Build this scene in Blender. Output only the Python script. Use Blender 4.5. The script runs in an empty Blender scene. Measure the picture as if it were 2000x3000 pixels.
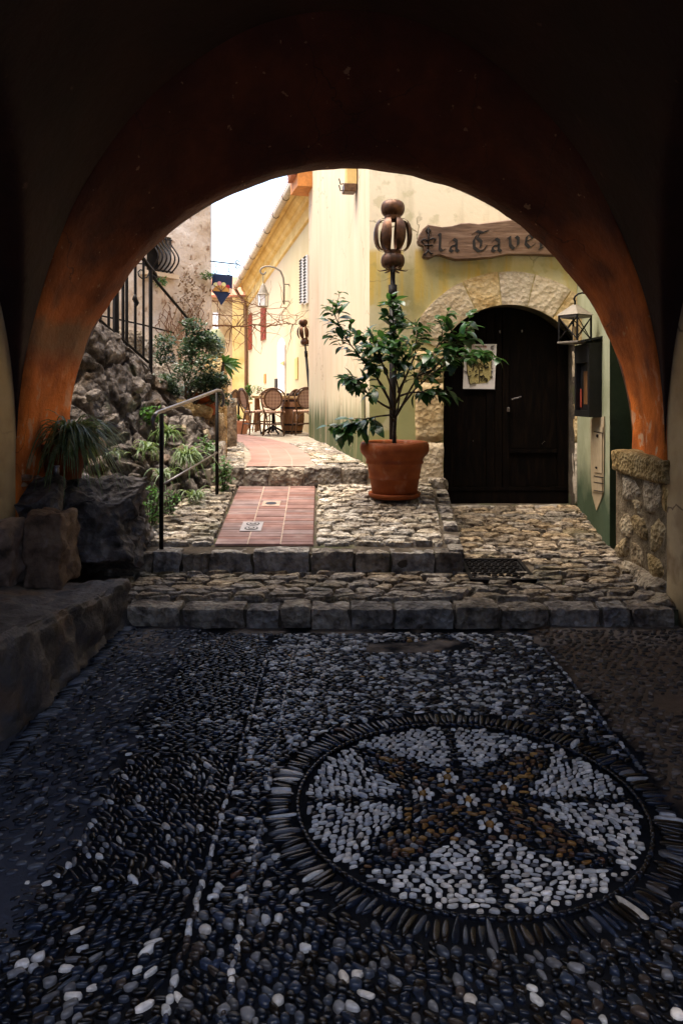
import bpy, bmesh, math, random
import numpy as np
from mathutils import Vector, Matrix, noise as mnoise

# ------------------------------------------------------------------ camera, sky, sun, exposure
F, HZ, CAMZ = 2180.0, 1160.0, 1.6          # focal length and horizon in photograph pixels, eye height
scene = bpy.context.scene
cam_d = bpy.data.cameras.new('camera'); cam = bpy.data.objects.new('camera', cam_d)
scene.collection.objects.link(cam)
cam.location = (0, 0, CAMZ); cam.rotation_euler = (math.radians(90), 0, 0)
cam_d.sensor_fit = 'VERTICAL'; cam_d.sensor_height = 36.0
cam_d.lens = F / 3000.0 * 36.0
cam_d.shift_y = -(1500 - HZ) / 3000.0
cam_d.clip_start = 0.05; cam_d.clip_end = 5000
scene.camera = cam

SUN_EL, SUN_AZ = 74.0, -105.0                # elevation; azimuth from +Y towards +X (negative: from the left)
world = bpy.data.worlds.new('World'); scene.world = world; world.use_nodes = True
wn = world.node_tree.nodes; wl_ = world.node_tree.links
bg = wn['Background']
sky = wn.new('ShaderNodeTexSky'); sky.sky_type = 'NISHITA'; sky.sun_disc = False
sky.sun_elevation = math.radians(SUN_EL); sky.sun_rotation = math.radians(SUN_AZ)
sky.air_density = 1.0; sky.dust_density = 4.0; sky.ozone_density = 1.0
wl_.new(sky.outputs[0], bg.inputs[0]); bg.inputs[1].default_value = 0.15

sun_d = bpy.data.lights.new('sun', 'SUN'); sun_d.energy = 1.5; sun_d.angle = math.radians(55); sun_d.color = (1.0, 0.88, 0.70)
sun = bpy.data.objects.new('sun', sun_d); scene.collection.objects.link(sun)
_el, _az = math.radians(SUN_EL), math.radians(SUN_AZ)
_dir = Vector((math.sin(_az) * math.cos(_el), math.cos(_az) * math.cos(_el), math.sin(_el)))
sun.rotation_euler = _dir.to_track_quat('Z', 'Y').to_euler(); sun.location = _dir * 40

vs = scene.view_settings
vs.view_transform = 'Standard'; vs.look = 'None'; vs.exposure = 2.3; vs.gamma = 1.0; vs.use_curve_mapping = False
scene.render.engine = 'CYCLES'
scene.cycles.use_denoising = True
scene.cycles.max_bounces = 10; scene.cycles.diffuse_bounces = 6; scene.cycles.glossy_bounces = 3
scene.cycles.transmission_bounces = 4; scene.cycles.sample_clamp_indirect = 6.0

C = scene.collection
RNG = random.Random(11)
U = RNG.uniform

# ------------------------------------------------------------------ helpers
def P(px, py, Y):
    return Vector(((px - 1000) / F * Y, Y, CAMZ - (py - HZ) / F * Y))

class MB:
    def __init__(s): s.v = []; s.f = []
    def add(s, vs_, fs_):
        n = len(s.v); s.v += [tuple(p) for p in vs_]; s.f += [tuple(i + n for i in f) for f in fs_]; return s
    def box(s, c, d, rz=0.0, bev=0.0):
        x, y, z = d[0] / 2, d[1] / 2, d[2] / 2
        cs, sn = math.cos(rz), math.sin(rz)
        def T(p): return (c[0] + p[0] * cs - p[1] * sn, c[1] + p[0] * sn + p[1] * cs, c[2] + p[2])
        if bev <= 0:
            vv = [(-x, -y, -z), (x, -y, -z), (x, y, -z), (-x, y, -z), (-x, -y, z), (x, -y, z), (x, y, z), (-x, y, z)]
            ff = [(0, 3, 2, 1), (4, 5, 6, 7), (0, 1, 5, 4), (1, 2, 6, 5), (2, 3, 7, 6), (3, 0, 4, 7)]
            return s.add([T(p) for p in vv], ff)
        b = bev; vv = []; ff = []
        for zz, ins in ((-z, b), (-z + b, 0), (z - b, 0), (z, b)):
            for sx, sy in ((-1, -1), (1, -1), (1, 1), (-1, 1)):
                vv.append((sx * (x - ins), sy * (y - ins), zz))
        ff.append((0, 3, 2, 1)); ff.append((12, 13, 14, 15))
        for k in range(3):
            for i in range(4):
                j = (i + 1) % 4; a = k * 4
                ff.append((a + i, a + j, a + 4 + j, a + 4 + i))
        return s.add([T(p) for p in vv], ff)
    def tube(s, path, r, seg=8, cap=True, flat=1.0):
        path = [Vector(p) for p in path]; n = len(path)
        rs = r if isinstance(r, (list, tuple)) else [r] * n
        vv = []; ff = []; up = Vector((0, 0, 1)); prevx = None
        for i, p in enumerate(path):
            t = (path[min(i + 1, n - 1)] - path[max(i - 1, 0)])
            if t.length < 1e-9: t = Vector((0, 0, 1))
            t.normalize()
            if prevx is None:
                a = up if abs(t.z) < 0.9 else Vector((1, 0, 0))
                x = t.cross(a).normalized()
            else:
                x = prevx - t * prevx.dot(t)
                x = x.normalized() if x.length > 1e-6 else t.orthogonal().normalized()
            prevx = x; y = t.cross(x)
            for k in range(seg):
                a = 2 * math.pi * k / seg
                vv.append(p + x * math.cos(a) * rs[i] + y * math.sin(a) * rs[i] * flat)
        for i in range(n - 1):
            for k in range(seg):
                k2 = (k + 1) % seg
                ff.append((i * seg + k, i * seg + k2, (i + 1) * seg + k2, (i + 1) * seg + k))
        if cap:
            ff.append(tuple(range(seg - 1, -1, -1))); ff.append(tuple((n - 1) * seg + k for k in range(seg)))
        return s.add(vv, ff)
    def lathe(s, prof, c=(0, 0, 0), seg=32, close=False):
        vv = []; ff = []; n = len(prof)
        for (r, z) in prof:
            for k in range(seg):
                a = 2 * math.pi * k / seg
                vv.append((c[0] + r * math.cos(a), c[1] + r * math.sin(a), c[2] + z))
        for i in range(n - 1):
            for k in range(seg):
                k2 = (k + 1) % seg
                ff.append((i * seg + k, i * seg + k2, (i + 1) * seg + k2, (i + 1) * seg + k))
        return s.add(vv, ff)
    def grid(s, rows):
        m = len(rows[0]); vv = [p for r in rows for p in r]; ff = []
        for i in range(len(rows) - 1):
            for j in range(m - 1):
                ff.append((i * m + j, i * m + j + 1, (i + 1) * m + j + 1, (i + 1) * m + j))
        return s.add(vv, ff)
    def prism(s, poly, off):
        """poly: list of 3D points, off: 3D offset (thickness)"""
        n = len(poly); o = Vector(off)
        vv = [Vector(p) for p in poly] + [Vector(p) + o for p in poly]
        ff = [tuple(range(n)), tuple(range(2 * n - 1, n - 1, -1))]
        for i in range(n):
            j = (i + 1) % n; ff.append((i, i + n, j + n, j))
        return s.add(vv, ff)

WT = {}
def wloc(o): return WT.get(o.name, Vector((0, 0, 0)))
def link(o, parent=None):
    C.objects.link(o)
    if parent is not None:
        o.parent = parent
        o.matrix_parent_inverse = Matrix.Translation(-wloc(parent))
    return o
def fix_normals(me):
    bm = bmesh.new(); bm.from_mesh(me); bmesh.ops.recalc_face_normals(bm, faces=bm.faces); bm.to_mesh(me); bm.free()
def mk(name, mb, mat, parent=None, smooth=False, center=False, recalc=True, local=False, sharp=0):
    me = bpy.data.meshes.new(name)
    vv = mb.v; c = Vector((0, 0, 0))
    if center:
        a = np.array([tuple(p) for p in vv]); c = Vector((a.min(0) + a.max(0)) / 2); c.z = a[:, 2].min()
        vv = (a - np.array(c)).tolist()
    me.from_pydata([tuple(p) for p in vv], [], mb.f)
    if recalc: fix_normals(me)
    if smooth: me.polygons.foreach_set('use_smooth', [True] * len(me.polygons))
    if smooth and sharp: me.set_sharp_from_angle(angle=math.radians(sharp))
    me.materials.append(mat)
    o = bpy.data.objects.new(name, me)
    o.location = c
    if local:
        C.objects.link(o); o.parent = parent
    else:
        link(o, parent)
    WT[o.name] = c.copy()
    return o
def empty(name, loc=(0, 0, 0)):
    o = bpy.data.objects.new(name, None); o.empty_display_size = 0.1
    o.location = loc; C.objects.link(o); WT[o.name] = Vector(loc); return o
def tag(o, label, cat=None, group=None, kind=None):
    o['label'] = label
    if cat: o['category'] = cat
    if group: o['group'] = group
    if kind: o['kind'] = kind
    return o
def structure(o): o['kind'] = 'structure'; return o
def copy_tree(src, parent=None):
    c = src.copy(); C.objects.link(c); c.parent = parent
    for ch in src.children: copy_tree(ch, c)
    return c

def fbm(p, oct_=4, H=0.9, lac=2.1): return mnoise.fractal(Vector(p), H, lac, oct_)
def nz(p): return mnoise.noise(Vector(p))

# ------------------------------------------------------------------ materials
def mat(name, stops, scale=4.0, detail=6.0, rough=0.8, bump=0.3, bscale=40.0, bdist=0.01, stretch=(1, 1, 1), spec=0.3,
        metal=0.0, vor=None, attr=None, coat=0.0, objrand=0.0, bstr=False):
    m = bpy.data.materials.new(name); m.use_nodes = True
    nt = m.node_tree; N = nt.nodes; L = nt.links
    b = N['Principled BSDF']
    b.inputs['Roughness'].default_value = rough; b.inputs['Specular IOR Level'].default_value = spec
    b.inputs['Metallic'].default_value = metal; b.inputs['Coat Weight'].default_value = coat
    g = N.new('ShaderNodeNewGeometry'); mp = N.new('ShaderNodeMapping'); mp.inputs['Scale'].default_value = stretch
    L.new(g.outputs['Position'], mp.inputs[0])
    if attr:
        a = N.new('ShaderNodeVertexColor'); a.layer_name = attr; col = a.outputs[0]
        no = N.new('ShaderNodeTexNoise'); no.inputs['Scale'].default_value = scale; L.new(mp.outputs[0], no.inputs['Vector'])
        mx = N.new('ShaderNodeMix'); mx.data_type = 'RGBA'; mx.blend_type = 'MULTIPLY'; mx.inputs[0].default_value = 0.7
        rr = N.new('ShaderNodeMapRange'); rr.inputs[1].default_value = .3; rr.inputs[2].default_value = .7; rr.inputs[3].default_value = .55; rr.inputs[4].default_value = 1.15
        L.new(no.outputs[0], rr.inputs[0]); L.new(col, mx.inputs[6]); L.new(rr.outputs[0], mx.inputs[7]); col = mx.outputs[2]
    elif len(stops) == 1:
        b.inputs['Base Color'].default_value = (*stops[0], 1); col = None
    else:
        no = N.new('ShaderNodeTexNoise'); no.inputs['Scale'].default_value = scale; no.inputs['Detail'].default_value = detail
        no.inputs['Roughness'].default_value = 0.62
        L.new(mp.outputs[0], no.inputs['Vector'])
        r = N.new('ShaderNodeValToRGB'); e = r.color_ramp.elements
        n = len(stops)
        for i, c in enumerate(stops):
            pos = 0.3 + 0.4 * i / (n - 1)
            if i < 2: e[i].position = pos; e[i].color = (*c, 1)
            else:
                k = e.new(pos); k.color = (*c, 1)
        L.new(no.outputs[0], r.inputs[0]); col = r.outputs[0]
    if objrand > 0 and col is not None:
        oi = N.new('ShaderNodeObjectInfo'); hs = N.new('ShaderNodeHueSaturation')
        mr = N.new('ShaderNodeMapRange'); mr.inputs[3].default_value = 1 - objrand; mr.inputs[4].default_value = 1 + objrand
        L.new(oi.outputs['Random'], mr.inputs[0]); L.new(mr.outputs[0], hs.inputs['Value']); L.new(col, hs.inputs['Color'])
        ms = N.new('ShaderNodeMath'); ms.operation = 'MULTIPLY'; ms.inputs[1].default_value = 7.13
        fr = N.new('ShaderNodeMath'); fr.operation = 'FRACT'; L.new(oi.outputs['Random'], ms.inputs[0]); L.new(ms.outputs[0], fr.inputs[0])
        mr2 = N.new('ShaderNodeMapRange'); mr2.inputs[3].default_value = 0.7; mr2.inputs[4].default_value = 1.25
        L.new(fr.outputs[0], mr2.inputs[0]); L.new(mr2.outputs[0], hs.inputs['Saturation'])
        col = hs.outputs[0]
    if col is not None: L.new(col, b.inputs['Base Color'])
    if bump > 0:
        n2 = N.new('ShaderNodeTexNoise'); n2.inputs['Scale'].default_value = bscale; n2.inputs['Detail'].default_value = 6; n2.inputs['Roughness'].default_value = .65
        L.new(mp.outputs[0] if bstr else g.outputs['Position'], n2.inputs['Vector']); h = n2.outputs[0]
        if vor:
            v = N.new('ShaderNodeTexVoronoi'); v.inputs['Scale'].default_value = vor; L.new(mp.outputs[0], v.inputs['Vector'])
            ad = N.new('ShaderNodeMath'); ad.operation = 'ADD'; L.new(h, ad.inputs[0]); L.new(v.outputs['Distance'], ad.inputs[1]); h = ad.outputs[0]
        bp = N.new('ShaderNodeBump'); bp.inputs['Strength'].default_value = bump; bp.inputs['Distance'].default_value = bdist
        L.new(h, bp.inputs['Height']); L.new(bp.outputs[0], b.inputs['Normal'])
    return m
def _base_in(m):
    b = m.node_tree.nodes['Principled BSDF']; s = b.inputs['Base Color']
    return b, s, (s.links[0].from_socket if s.links else None)
def overlay(m, color, mask_socket, amount=1.0):
    nt = m.node_tree; b, s, src = _base_in(m)
    mx = nt.nodes.new('ShaderNodeMix'); mx.data_type = 'RGBA'
    if amount != 1.0:
        mm = nt.nodes.new('ShaderNodeMath'); mm.operation = 'MULTIPLY'; mm.inputs[1].default_value = amount
        nt.links.new(mask_socket, mm.inputs[0]); mask_socket = mm.outputs[0]
    nt.links.new(mask_socket, mx.inputs[0])
    if src: nt.links.new(src, mx.inputs[6])
    else: mx.inputs[6].default_value = s.default_value
    mx.inputs[7].default_value = (*color, 1)
    nt.links.new(mx.outputs[2], s)
def axis_mask(m, axis, a, b_, nscale=3.0, namt=0.3, stretch=(1, 1, 1)):
    """1 where coordinate <= a, 0 where >= b (or the reverse when a > b), with a ragged edge"""
    nt = m.node_tree; N = nt.nodes; L = nt.links
    g = N.new('ShaderNodeNewGeometry'); sp = N.new('ShaderNodeSeparateXYZ'); L.new(g.outputs['Position'], sp.inputs[0])
    mp = N.new('ShaderNodeMapping'); mp.inputs['Scale'].default_value = stretch; L.new(g.outputs['Position'], mp.inputs[0])
    no = N.new('ShaderNodeTexNoise'); no.inputs['Scale'].default_value = nscale; no.inputs['Detail'].default_value = 5; L.new(mp.outputs[0], no.inputs['Vector'])
    sb = N.new('ShaderNodeMath'); sb.operation = 'SUBTRACT'; sb.inputs[1].default_value = 0.5; L.new(no.outputs[0], sb.inputs[0])
    ml = N.new('ShaderNodeMath'); ml.operation = 'MULTIPLY_ADD'; ml.inputs[1].default_value = namt * 2; L.new(sb.outputs[0], ml.inputs[0]); L.new(sp.outputs[axis], ml.inputs[2])
    r = N.new('ShaderNodeMapRange'); r.inputs[1].default_value = a; r.inputs[2].default_value = b_; r.inputs[3].default_value = 1; r.inputs[4].default_value = 0
    L.new(ml.outputs[0], r.inputs[0]); return r.outputs[0]
def noise_mask(m, scale, lo, hi, stretch=(1, 1, 1), off=(0, 0, 0)):
    nt = m.node_tree; N = nt.nodes; L = nt.links
    g = N.new('ShaderNodeNewGeometry'); mp = N.new('ShaderNodeMapping'); mp.inputs['Scale'].default_value = stretch; mp.inputs['Location'].default_value = off
    L.new(g.outputs['Position'], mp.inputs[0])
    no = N.new('ShaderNodeTexNoise'); no.inputs['Scale'].default_value = scale; no.inputs['Detail'].default_value = 6; L.new(mp.outputs[0], no.inputs['Vector'])
    r = N.new('ShaderNodeMapRange'); r.inputs[1].default_value = lo; r.inputs[2].default_value = hi; L.new(no.outputs[0], r.inputs[0]); return r.outputs[0]
def mul(m, a, b_):
    q = m.node_tree.nodes.new('ShaderNodeMath'); q.operation = 'MULTIPLY'; m.node_tree.links.new(a, q.inputs[0]); m.node_tree.links.new(b_, q.inputs[1]); return q.outputs[0]
def mx_(m, a, b_):
    q = m.node_tree.nodes.new('ShaderNodeMath'); q.operation = 'MAXIMUM'; m.node_tree.links.new(a, q.inputs[0]); m.node_tree.links.new(b_, q.inputs[1]); return q.outputs[0]
def crack_mask(m, scale, width, lo=.45, hi=.55, off=(0, 0, 0)):
    nt = m.node_tree; N = nt.nodes; L = nt.links
    g = N.new('ShaderNodeNewGeometry'); no = N.new('ShaderNodeTexNoise'); no.inputs['Scale'].default_value = scale * 2.2; no.inputs['Detail'].default_value = 5; L.new(g.outputs['Position'], no.inputs['Vector'])
    mv = N.new('ShaderNodeVectorMath'); mv.operation = 'MULTIPLY_ADD'; mv.inputs[1].default_value = (.45 / scale,) * 3; L.new(no.outputs['Color'], mv.inputs[0]); L.new(g.outputs['Position'], mv.inputs[2])
    v = N.new('ShaderNodeTexVoronoi'); v.feature = 'DISTANCE_TO_EDGE'; v.inputs['Scale'].default_value = scale; L.new(mv.outputs[0], v.inputs['Vector'])
    r = N.new('ShaderNodeMapRange'); r.inputs[1].default_value = width * .4; r.inputs[2].default_value = width; r.inputs[3].default_value = 1; r.inputs[4].default_value = 0; L.new(v.outputs['Distance'], r.inputs[0])
    return mul(m, r.outputs[0], noise_mask(m, scale * .7, lo, hi, off=off))
def plain(name, c, rough=0.6, spec=0.3, metal=0.0, var=0.25, scale=12, bump=0.15, bscale=60, bdist=.004, **k):
    lo = tuple(x * (1 - var) for x in c); hi = tuple(min(1, x * (1 + var)) for x in c)
    return mat(name, [lo, hi], scale=scale, rough=rough, spec=spec, metal=metal, bump=bump, bscale=bscale, bdist=bdist, **k)

M = {}
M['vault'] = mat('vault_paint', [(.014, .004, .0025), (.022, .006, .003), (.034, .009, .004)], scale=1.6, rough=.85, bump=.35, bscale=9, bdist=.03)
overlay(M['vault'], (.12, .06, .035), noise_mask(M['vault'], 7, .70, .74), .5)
M['soffit'] = mat('soffit_paint_falloff', [(.045, .0095, .0035), (.072, .015, .0045), (.115, .026, .0065)], scale=2.2, rough=.8, bump=.7, bscale=11, bdist=.03, stretch=(1, 1, .6))
overlay(M['soffit'], (.74, .18, .018), mul(M['soffit'], axis_mask(M['soffit'], 2, 1.5, 3.0, 2.5, .6), noise_mask(M['soffit'], 3, .22, .58)), .97)  # orange feet fading to a dark crown: light falloff painted into the colour
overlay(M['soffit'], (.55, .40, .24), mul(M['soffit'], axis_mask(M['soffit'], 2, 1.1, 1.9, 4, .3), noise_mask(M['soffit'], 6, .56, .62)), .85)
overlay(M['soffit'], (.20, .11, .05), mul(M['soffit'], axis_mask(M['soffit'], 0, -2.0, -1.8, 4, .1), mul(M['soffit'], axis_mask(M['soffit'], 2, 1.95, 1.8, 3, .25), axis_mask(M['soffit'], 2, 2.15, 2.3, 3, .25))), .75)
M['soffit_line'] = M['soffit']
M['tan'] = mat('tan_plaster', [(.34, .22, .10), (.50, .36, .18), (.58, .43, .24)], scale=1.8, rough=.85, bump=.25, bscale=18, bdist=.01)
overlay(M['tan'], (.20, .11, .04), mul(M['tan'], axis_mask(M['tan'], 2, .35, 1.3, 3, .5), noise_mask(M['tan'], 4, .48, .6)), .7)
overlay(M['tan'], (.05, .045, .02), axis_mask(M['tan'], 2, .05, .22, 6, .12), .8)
M['cream'] = mat('cream_plaster', [(.56, .44, .29), (.60, .48, .33), (.63, .52, .375)], scale=2.2, rough=.85, bump=.2, bscale=14, bdist=.008, stretch=(1.3, 1.3, .22))
overlay(M['cream'], (.44, .45, .29), axis_mask(M['cream'], 2, 1.3, 2.3, 2, .5, (2, 2, .4)), .6)
overlay(M['cream'], (.040, .060, .007), axis_mask(M['cream'], 2, 1.2, 1.58, 5, .42, (2.5, 2.5, .25)), .95)
overlay(M['cream'], (.50, .36, .22), noise_mask(M['cream'], 2.4, .52, .72, (2.2, 2.2, .18)), .45)
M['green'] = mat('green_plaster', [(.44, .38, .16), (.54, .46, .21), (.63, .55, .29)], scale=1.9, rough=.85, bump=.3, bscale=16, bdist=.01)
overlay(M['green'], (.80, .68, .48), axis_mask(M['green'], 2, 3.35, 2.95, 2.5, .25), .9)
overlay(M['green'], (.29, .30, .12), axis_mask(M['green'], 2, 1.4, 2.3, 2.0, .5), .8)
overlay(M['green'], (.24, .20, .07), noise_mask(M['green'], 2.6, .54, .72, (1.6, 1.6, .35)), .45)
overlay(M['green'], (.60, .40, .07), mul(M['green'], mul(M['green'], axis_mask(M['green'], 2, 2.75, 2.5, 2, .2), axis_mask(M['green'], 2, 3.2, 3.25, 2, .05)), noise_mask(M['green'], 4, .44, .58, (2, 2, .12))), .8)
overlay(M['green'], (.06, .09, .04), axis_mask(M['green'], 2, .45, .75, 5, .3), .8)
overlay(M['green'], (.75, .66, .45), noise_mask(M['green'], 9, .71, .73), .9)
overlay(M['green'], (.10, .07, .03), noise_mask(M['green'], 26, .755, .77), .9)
M['sidegreen'] = mat('side_green_plaster', [(.24, .25, .14), (.33, .335, .20), (.42, .42, .27)], scale=2.2, rough=.8, bump=.3, bscale=20, bdist=.01)
overlay(M['sidegreen'], (.02, .05, .02), axis_mask(M['sidegreen'], 2, .55, 1.0, 4, .3), .9)
M['shadedgreen'] = mat('shaded_green_plaster', [(.025, .045, .02), (.04, .065, .03), (.055, .085, .04)], scale=3, rough=.8, bump=.35, bscale=20, bdist=.01)  # darker copy of the side green, with shade painted into the colour
M['yellow'] = mat('yellow_plaster', [(.47, .37, .19), (.52, .42, .235), (.57, .47, .29)], scale=1.2, rough=.85, bump=.15, bscale=8, bdist=.01, stretch=(1, 1, .4))
overlay(M['yellow'], (.52, .40, .26), axis_mask(M['yellow'], 1, 19.5, 17.6, .6, 1.2), .85)
for _n, _s, _w, _c, _a in (('green', .9, .008, (.16, .12, .05), .8), ('cream', .7, .006, (.32, .24, .15), .7), ('soffit', 1.1, .006, (.02, .006, .003), .55), ('tan', .9, .008, (.10, .06, .03), .8)):
    overlay(M[_n], _c, crack_mask(M[_n], _s, _w), _a)
overlay(M['green'], (.60, .54, .36), noise_mask(M['green'], 1.7, .60, .625, off=(4, 0, 2)), .55)
overlay(M['green'], (.30, .27, .10), noise_mask(M['green'], 6, .58, .66, off=(1, 0, 7)), .35)
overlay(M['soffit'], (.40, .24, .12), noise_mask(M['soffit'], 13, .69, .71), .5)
M['endwall'] = mat('ochre_render', [(.34, .22, .11), (.46, .33, .18), (.54, .41, .25)], scale=1.3, rough=.9, bump=.3, bscale=8, bdist=.02)
overlay(M['endwall'], (.25, .15, .05), noise_mask(M['endwall'], 2.2, .56, .66, (1, 1, .6)), .7)
M['rubblewall'] = mat('pale_rough_render', [(.30, .20, .13), (.50, .40, .29), (.60, .51, .41), (.68, .60, .50)], scale=2.2, rough=.92, bump=.9, bscale=5, bdist=.06)
overlay(M['rubblewall'], (.17, .08, .03), noise_mask(M['rubblewall'], 5.5, .60, .66, (1, 1, .8)), .75)
M['rock'] = mat('grey_rock', [(.012, .010, .008), (.075, .06, .048), (.185, .155, .13), (.38, .335, .285)], scale=5, rough=.85, bump=1.0, bscale=16, bdist=.05, vor=12)
overlay(M['rock'], (.15, .09, .035), noise_mask(M['rock'], 2.5, .55, .68, off=(3, 1, 0)), .5)
overlay(M['rock'], (.06, .075, .025), noise_mask(M['rock'], 3.1, .6, .7, off=(9, 1, 0)), .5)
M['brownrock'] = mat('brown_rock', [(.05, .03, .018), (.17, .10, .055), (.27, .17, .10), (.34, .25, .16)], scale=7, rough=.8, bump=.9, bscale=22, bdist=.03, objrand=.2)
M['tanrock'] = mat('tan_rock', [(.08, .05, .02), (.32, .225, .11), (.46, .345, .19), (.54, .43, .26)], scale=8, rough=.85, bump=1.0, bscale=24, bdist=.03, vor=30, objrand=.15)
M['darkrock'] = mat('dark_rock', [(.018, .015, .013), (.075, .06, .05), (.15, .125, .105), (.26, .225, .195)], scale=6, rough=.7, bump=1.0, bscale=14, bdist=.05, vor=14)
M['bench'] = mat('bench_render', [(.035, .03, .028), (.085, .075, .07), (.15, .125, .105)], scale=5, rough=.6, spec=.4, bump=.8, bscale=16, bdist=.03)
overlay(M['bench'], (.17, .10, .055), noise_mask(M['bench'], 4, .56, .66), .6)
M['kerb'] = mat('kerb_stone', [(.06, .048, .04), (.17, .14, .11), (.33, .28, .215), (.46, .40, .32)], scale=9, rough=.75, bump=1.0, bscale=18, bdist=.04, vor=22, objrand=.25)
M['paving'] = mat('paving_stone', [(.05, .038, .026), (.26, .21, .15), (.46, .40, .31), (.64, .58, .48)], scale=16, detail=9, rough=.6, spec=.4, bump=1.0, bscale=24, bdist=.02, vor=30, objrand=.42)
overlay(M['paving'], (.10, .10, .035), noise_mask(M['paving'], 2.2, .56, .68), .45)
overlay(M['paving'], (.12, .075, .04), noise_mask(M['paving'], 1.1, .50, .66, off=(5, 2, 0)), .5)
M['pavingbrown'] = mat('brown_paving_stone', [(.03, .022, .015), (.15, .11, .07), (.29, .225, .15), (.47, .39, .285)], scale=16, detail=9, rough=.6, spec=.4, bump=1.0, bscale=24, bdist=.02, vor=30, objrand=.42)  # brown staining and weaker light both put into the terrace stone colour
overlay(M['pavingbrown'], (.08, .075, .03), noise_mask(M['pavingbrown'], 2.2, .56, .68), .45)
M['mortar'] = mat('mortar', [(.035, .025, .016), (.075, .056, .036), (.13, .10, .068)], scale=7, rough=.9, bump=.9, bscale=20, bdist=.02)
overlay(M['mortar'], (.07, .085, .025), noise_mask(M['mortar'], 3.2, .54, .64), .5)
M['piermortar'] = mat('tan_mortar', [(.10, .07, .035), (.20, .145, .08), (.30, .23, .14)], scale=9, rough=.95, bump=1.0, bscale=26, bdist=.03)
M['voussoir'] = mat('voussoir_stone', [(.40, .28, .15), (.54, .42, .26), (.62, .51, .35)], scale=7, rough=.9, bump=.6, bscale=26, bdist=.02, vor=20, objrand=.05)
M['tile'] = mat('terracotta_tile', [(.145, .075, .058), (.19, .10, .08), (.26, .155, .13)], scale=6, rough=.6, bump=.3, bscale=40, bdist=.004, objrand=.16)
overlay(M['tile'], (.45, .34, .30), noise_mask(M['tile'], 3.2, .58, .74, (1, 2.2, 1)), .5)
M['streettile'] = mat('street_paint', [(.25, .135, .10), (.30, .17, .13), (.36, .225, .18)], scale=3, rough=.7, bump=.3, bscale=20, bdist=.006)
M['grout'] = plain('grout', (.36, .27, .21), rough=.9)
M['terracotta'] = mat('terracotta_pot', [(.19, .038, .005), (.26, .056, .008), (.35, .095, .018)], scale=5, rough=.6, bump=.2, bscale=30, bdist=.004)
overlay(M['terracotta'], (.42, .26, .17), noise_mask(M['terracotta'], 7, .60, .72, (1, 1, .7)), .45)
overlay(M['terracotta'], (.09, .03, .01), noise_mask(M['terracotta'], 4, .60, .74, off=(2, 5, 1)), .5)
M['terracotta2'] = mat('pale_terracotta', [(.58, .26, .13), (.68, .34, .19)], scale=5, rough=.7, bump=.1)
M['soil'] = plain('soil', (.05, .035, .02), rough=.95, bump=.8, bdist=.02)
M['doorwood'] = mat('door_wood', [(.0015, .001, .0008), (.0035, .002, .0013), (.010, .0055, .003)], scale=5, rough=.7, bump=.3, bscale=12, bdist=.004, stretch=(6, 6, .6), spec=.06, bstr=True)
M['signwood'] = mat('sign_wood', [(.05, .025, .013), (.13, .07, .04), (.22, .135, .085)], scale=7, rough=.5, bump=.5, bscale=14, bdist=.01, stretch=(.35, 1, 2.5), spec=.4, bstr=True)
M['ink'] = plain('black_ink', (.012, .009, .007), rough=.6, bump=0)
M['iron'] = plain('black_iron', (.007, .005, .004), rough=.55, spec=.2, bump=.2)
M['steel'] = plain('worn_steel', (.22, .20, .185), rough=.35, metal=.8, bump=.1)
M['copper'] = mat('bronze_sheet', [(.025, .010, .005), (.07, .028, .011), (.15, .062, .024)], scale=9, rough=.45, metal=.55, bump=.15, bscale=30, spec=.5)
M['lantern'] = plain('grey_lantern_metal', (.20, .17, .13), rough=.55, bump=.15)
M['bark'] = mat('bark', [(.03, .02, .013), (.07, .05, .032), (.12, .09, .06)], scale=20, rough=.9, bump=.6, bscale=40, bdist=.005)
M['wood'] = mat('oak_wood', [(.10, .042, .015), (.19, .085, .03), (.27, .13, .05)], scale=6, rough=.5, bump=.3, bscale=20, bdist=.004, stretch=(5, 5, .7), bstr=True)
M['palewood'] = mat('pale_wood', [(.42, .27, .11), (.54, .37, .17)], scale=6, rough=.6, bump=.1, stretch=(.5, 3, 3))
M['rattan'] = mat('rattan', [(.05, .022, .009), (.10, .048, .02), (.17, .09, .04)], scale=30, rough=.45, bump=.1)
M['red'] = plain('red_shutter_paint', (.27, .045, .024), rough=.6)
M['white'] = plain('white_paint', (.78, .76, .74), rough=.6, var=.06, bump=.05)
M['black'] = plain('black_paint', (.012, .011, .011), rough=.45, bump=0)
M['gutter'] = plain('zinc_gutter', (.42, .34, .24), rough=.5)
M['moulding'] = mat('cornice_plaster', [(.50, .31, .08), (.70, .52, .22)], scale=2, rough=.85, bump=.1)
M['orangewood'] = plain('orange_eave_board', (.50, .19, .04), rough=.7)
M['rooftile'] = plain('roof_tile', (.42, .16, .08), rough=.8, bump=.3)
M['navy'] = plain('navy_enamel', (.010, .018, .05), rough=.35, var=.15, bump=.02)
M['paper'] = plain('paper', (.80, .74, .70), rough=.6, var=.05, bump=0)
M['redink'] = plain('red_ink', (.35, .07, .045), rough=.7, bump=0)
M['beige'] = plain('bare_plaster', (.43, .33, .20), rough=.85, var=.12)
M['vine'] = plain('vine_wood', (.16, .08, .04), rough=.9)
M['hill'] = mat('hazy_hill', [(.40, .50, .52), (.60, .68, .70)], scale=.02, rough=1, bump=0)  # pale blue of distant haze put into the colour
M['earth'] = plain('earth', (.10, .08, .055), rough=.95)
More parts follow.
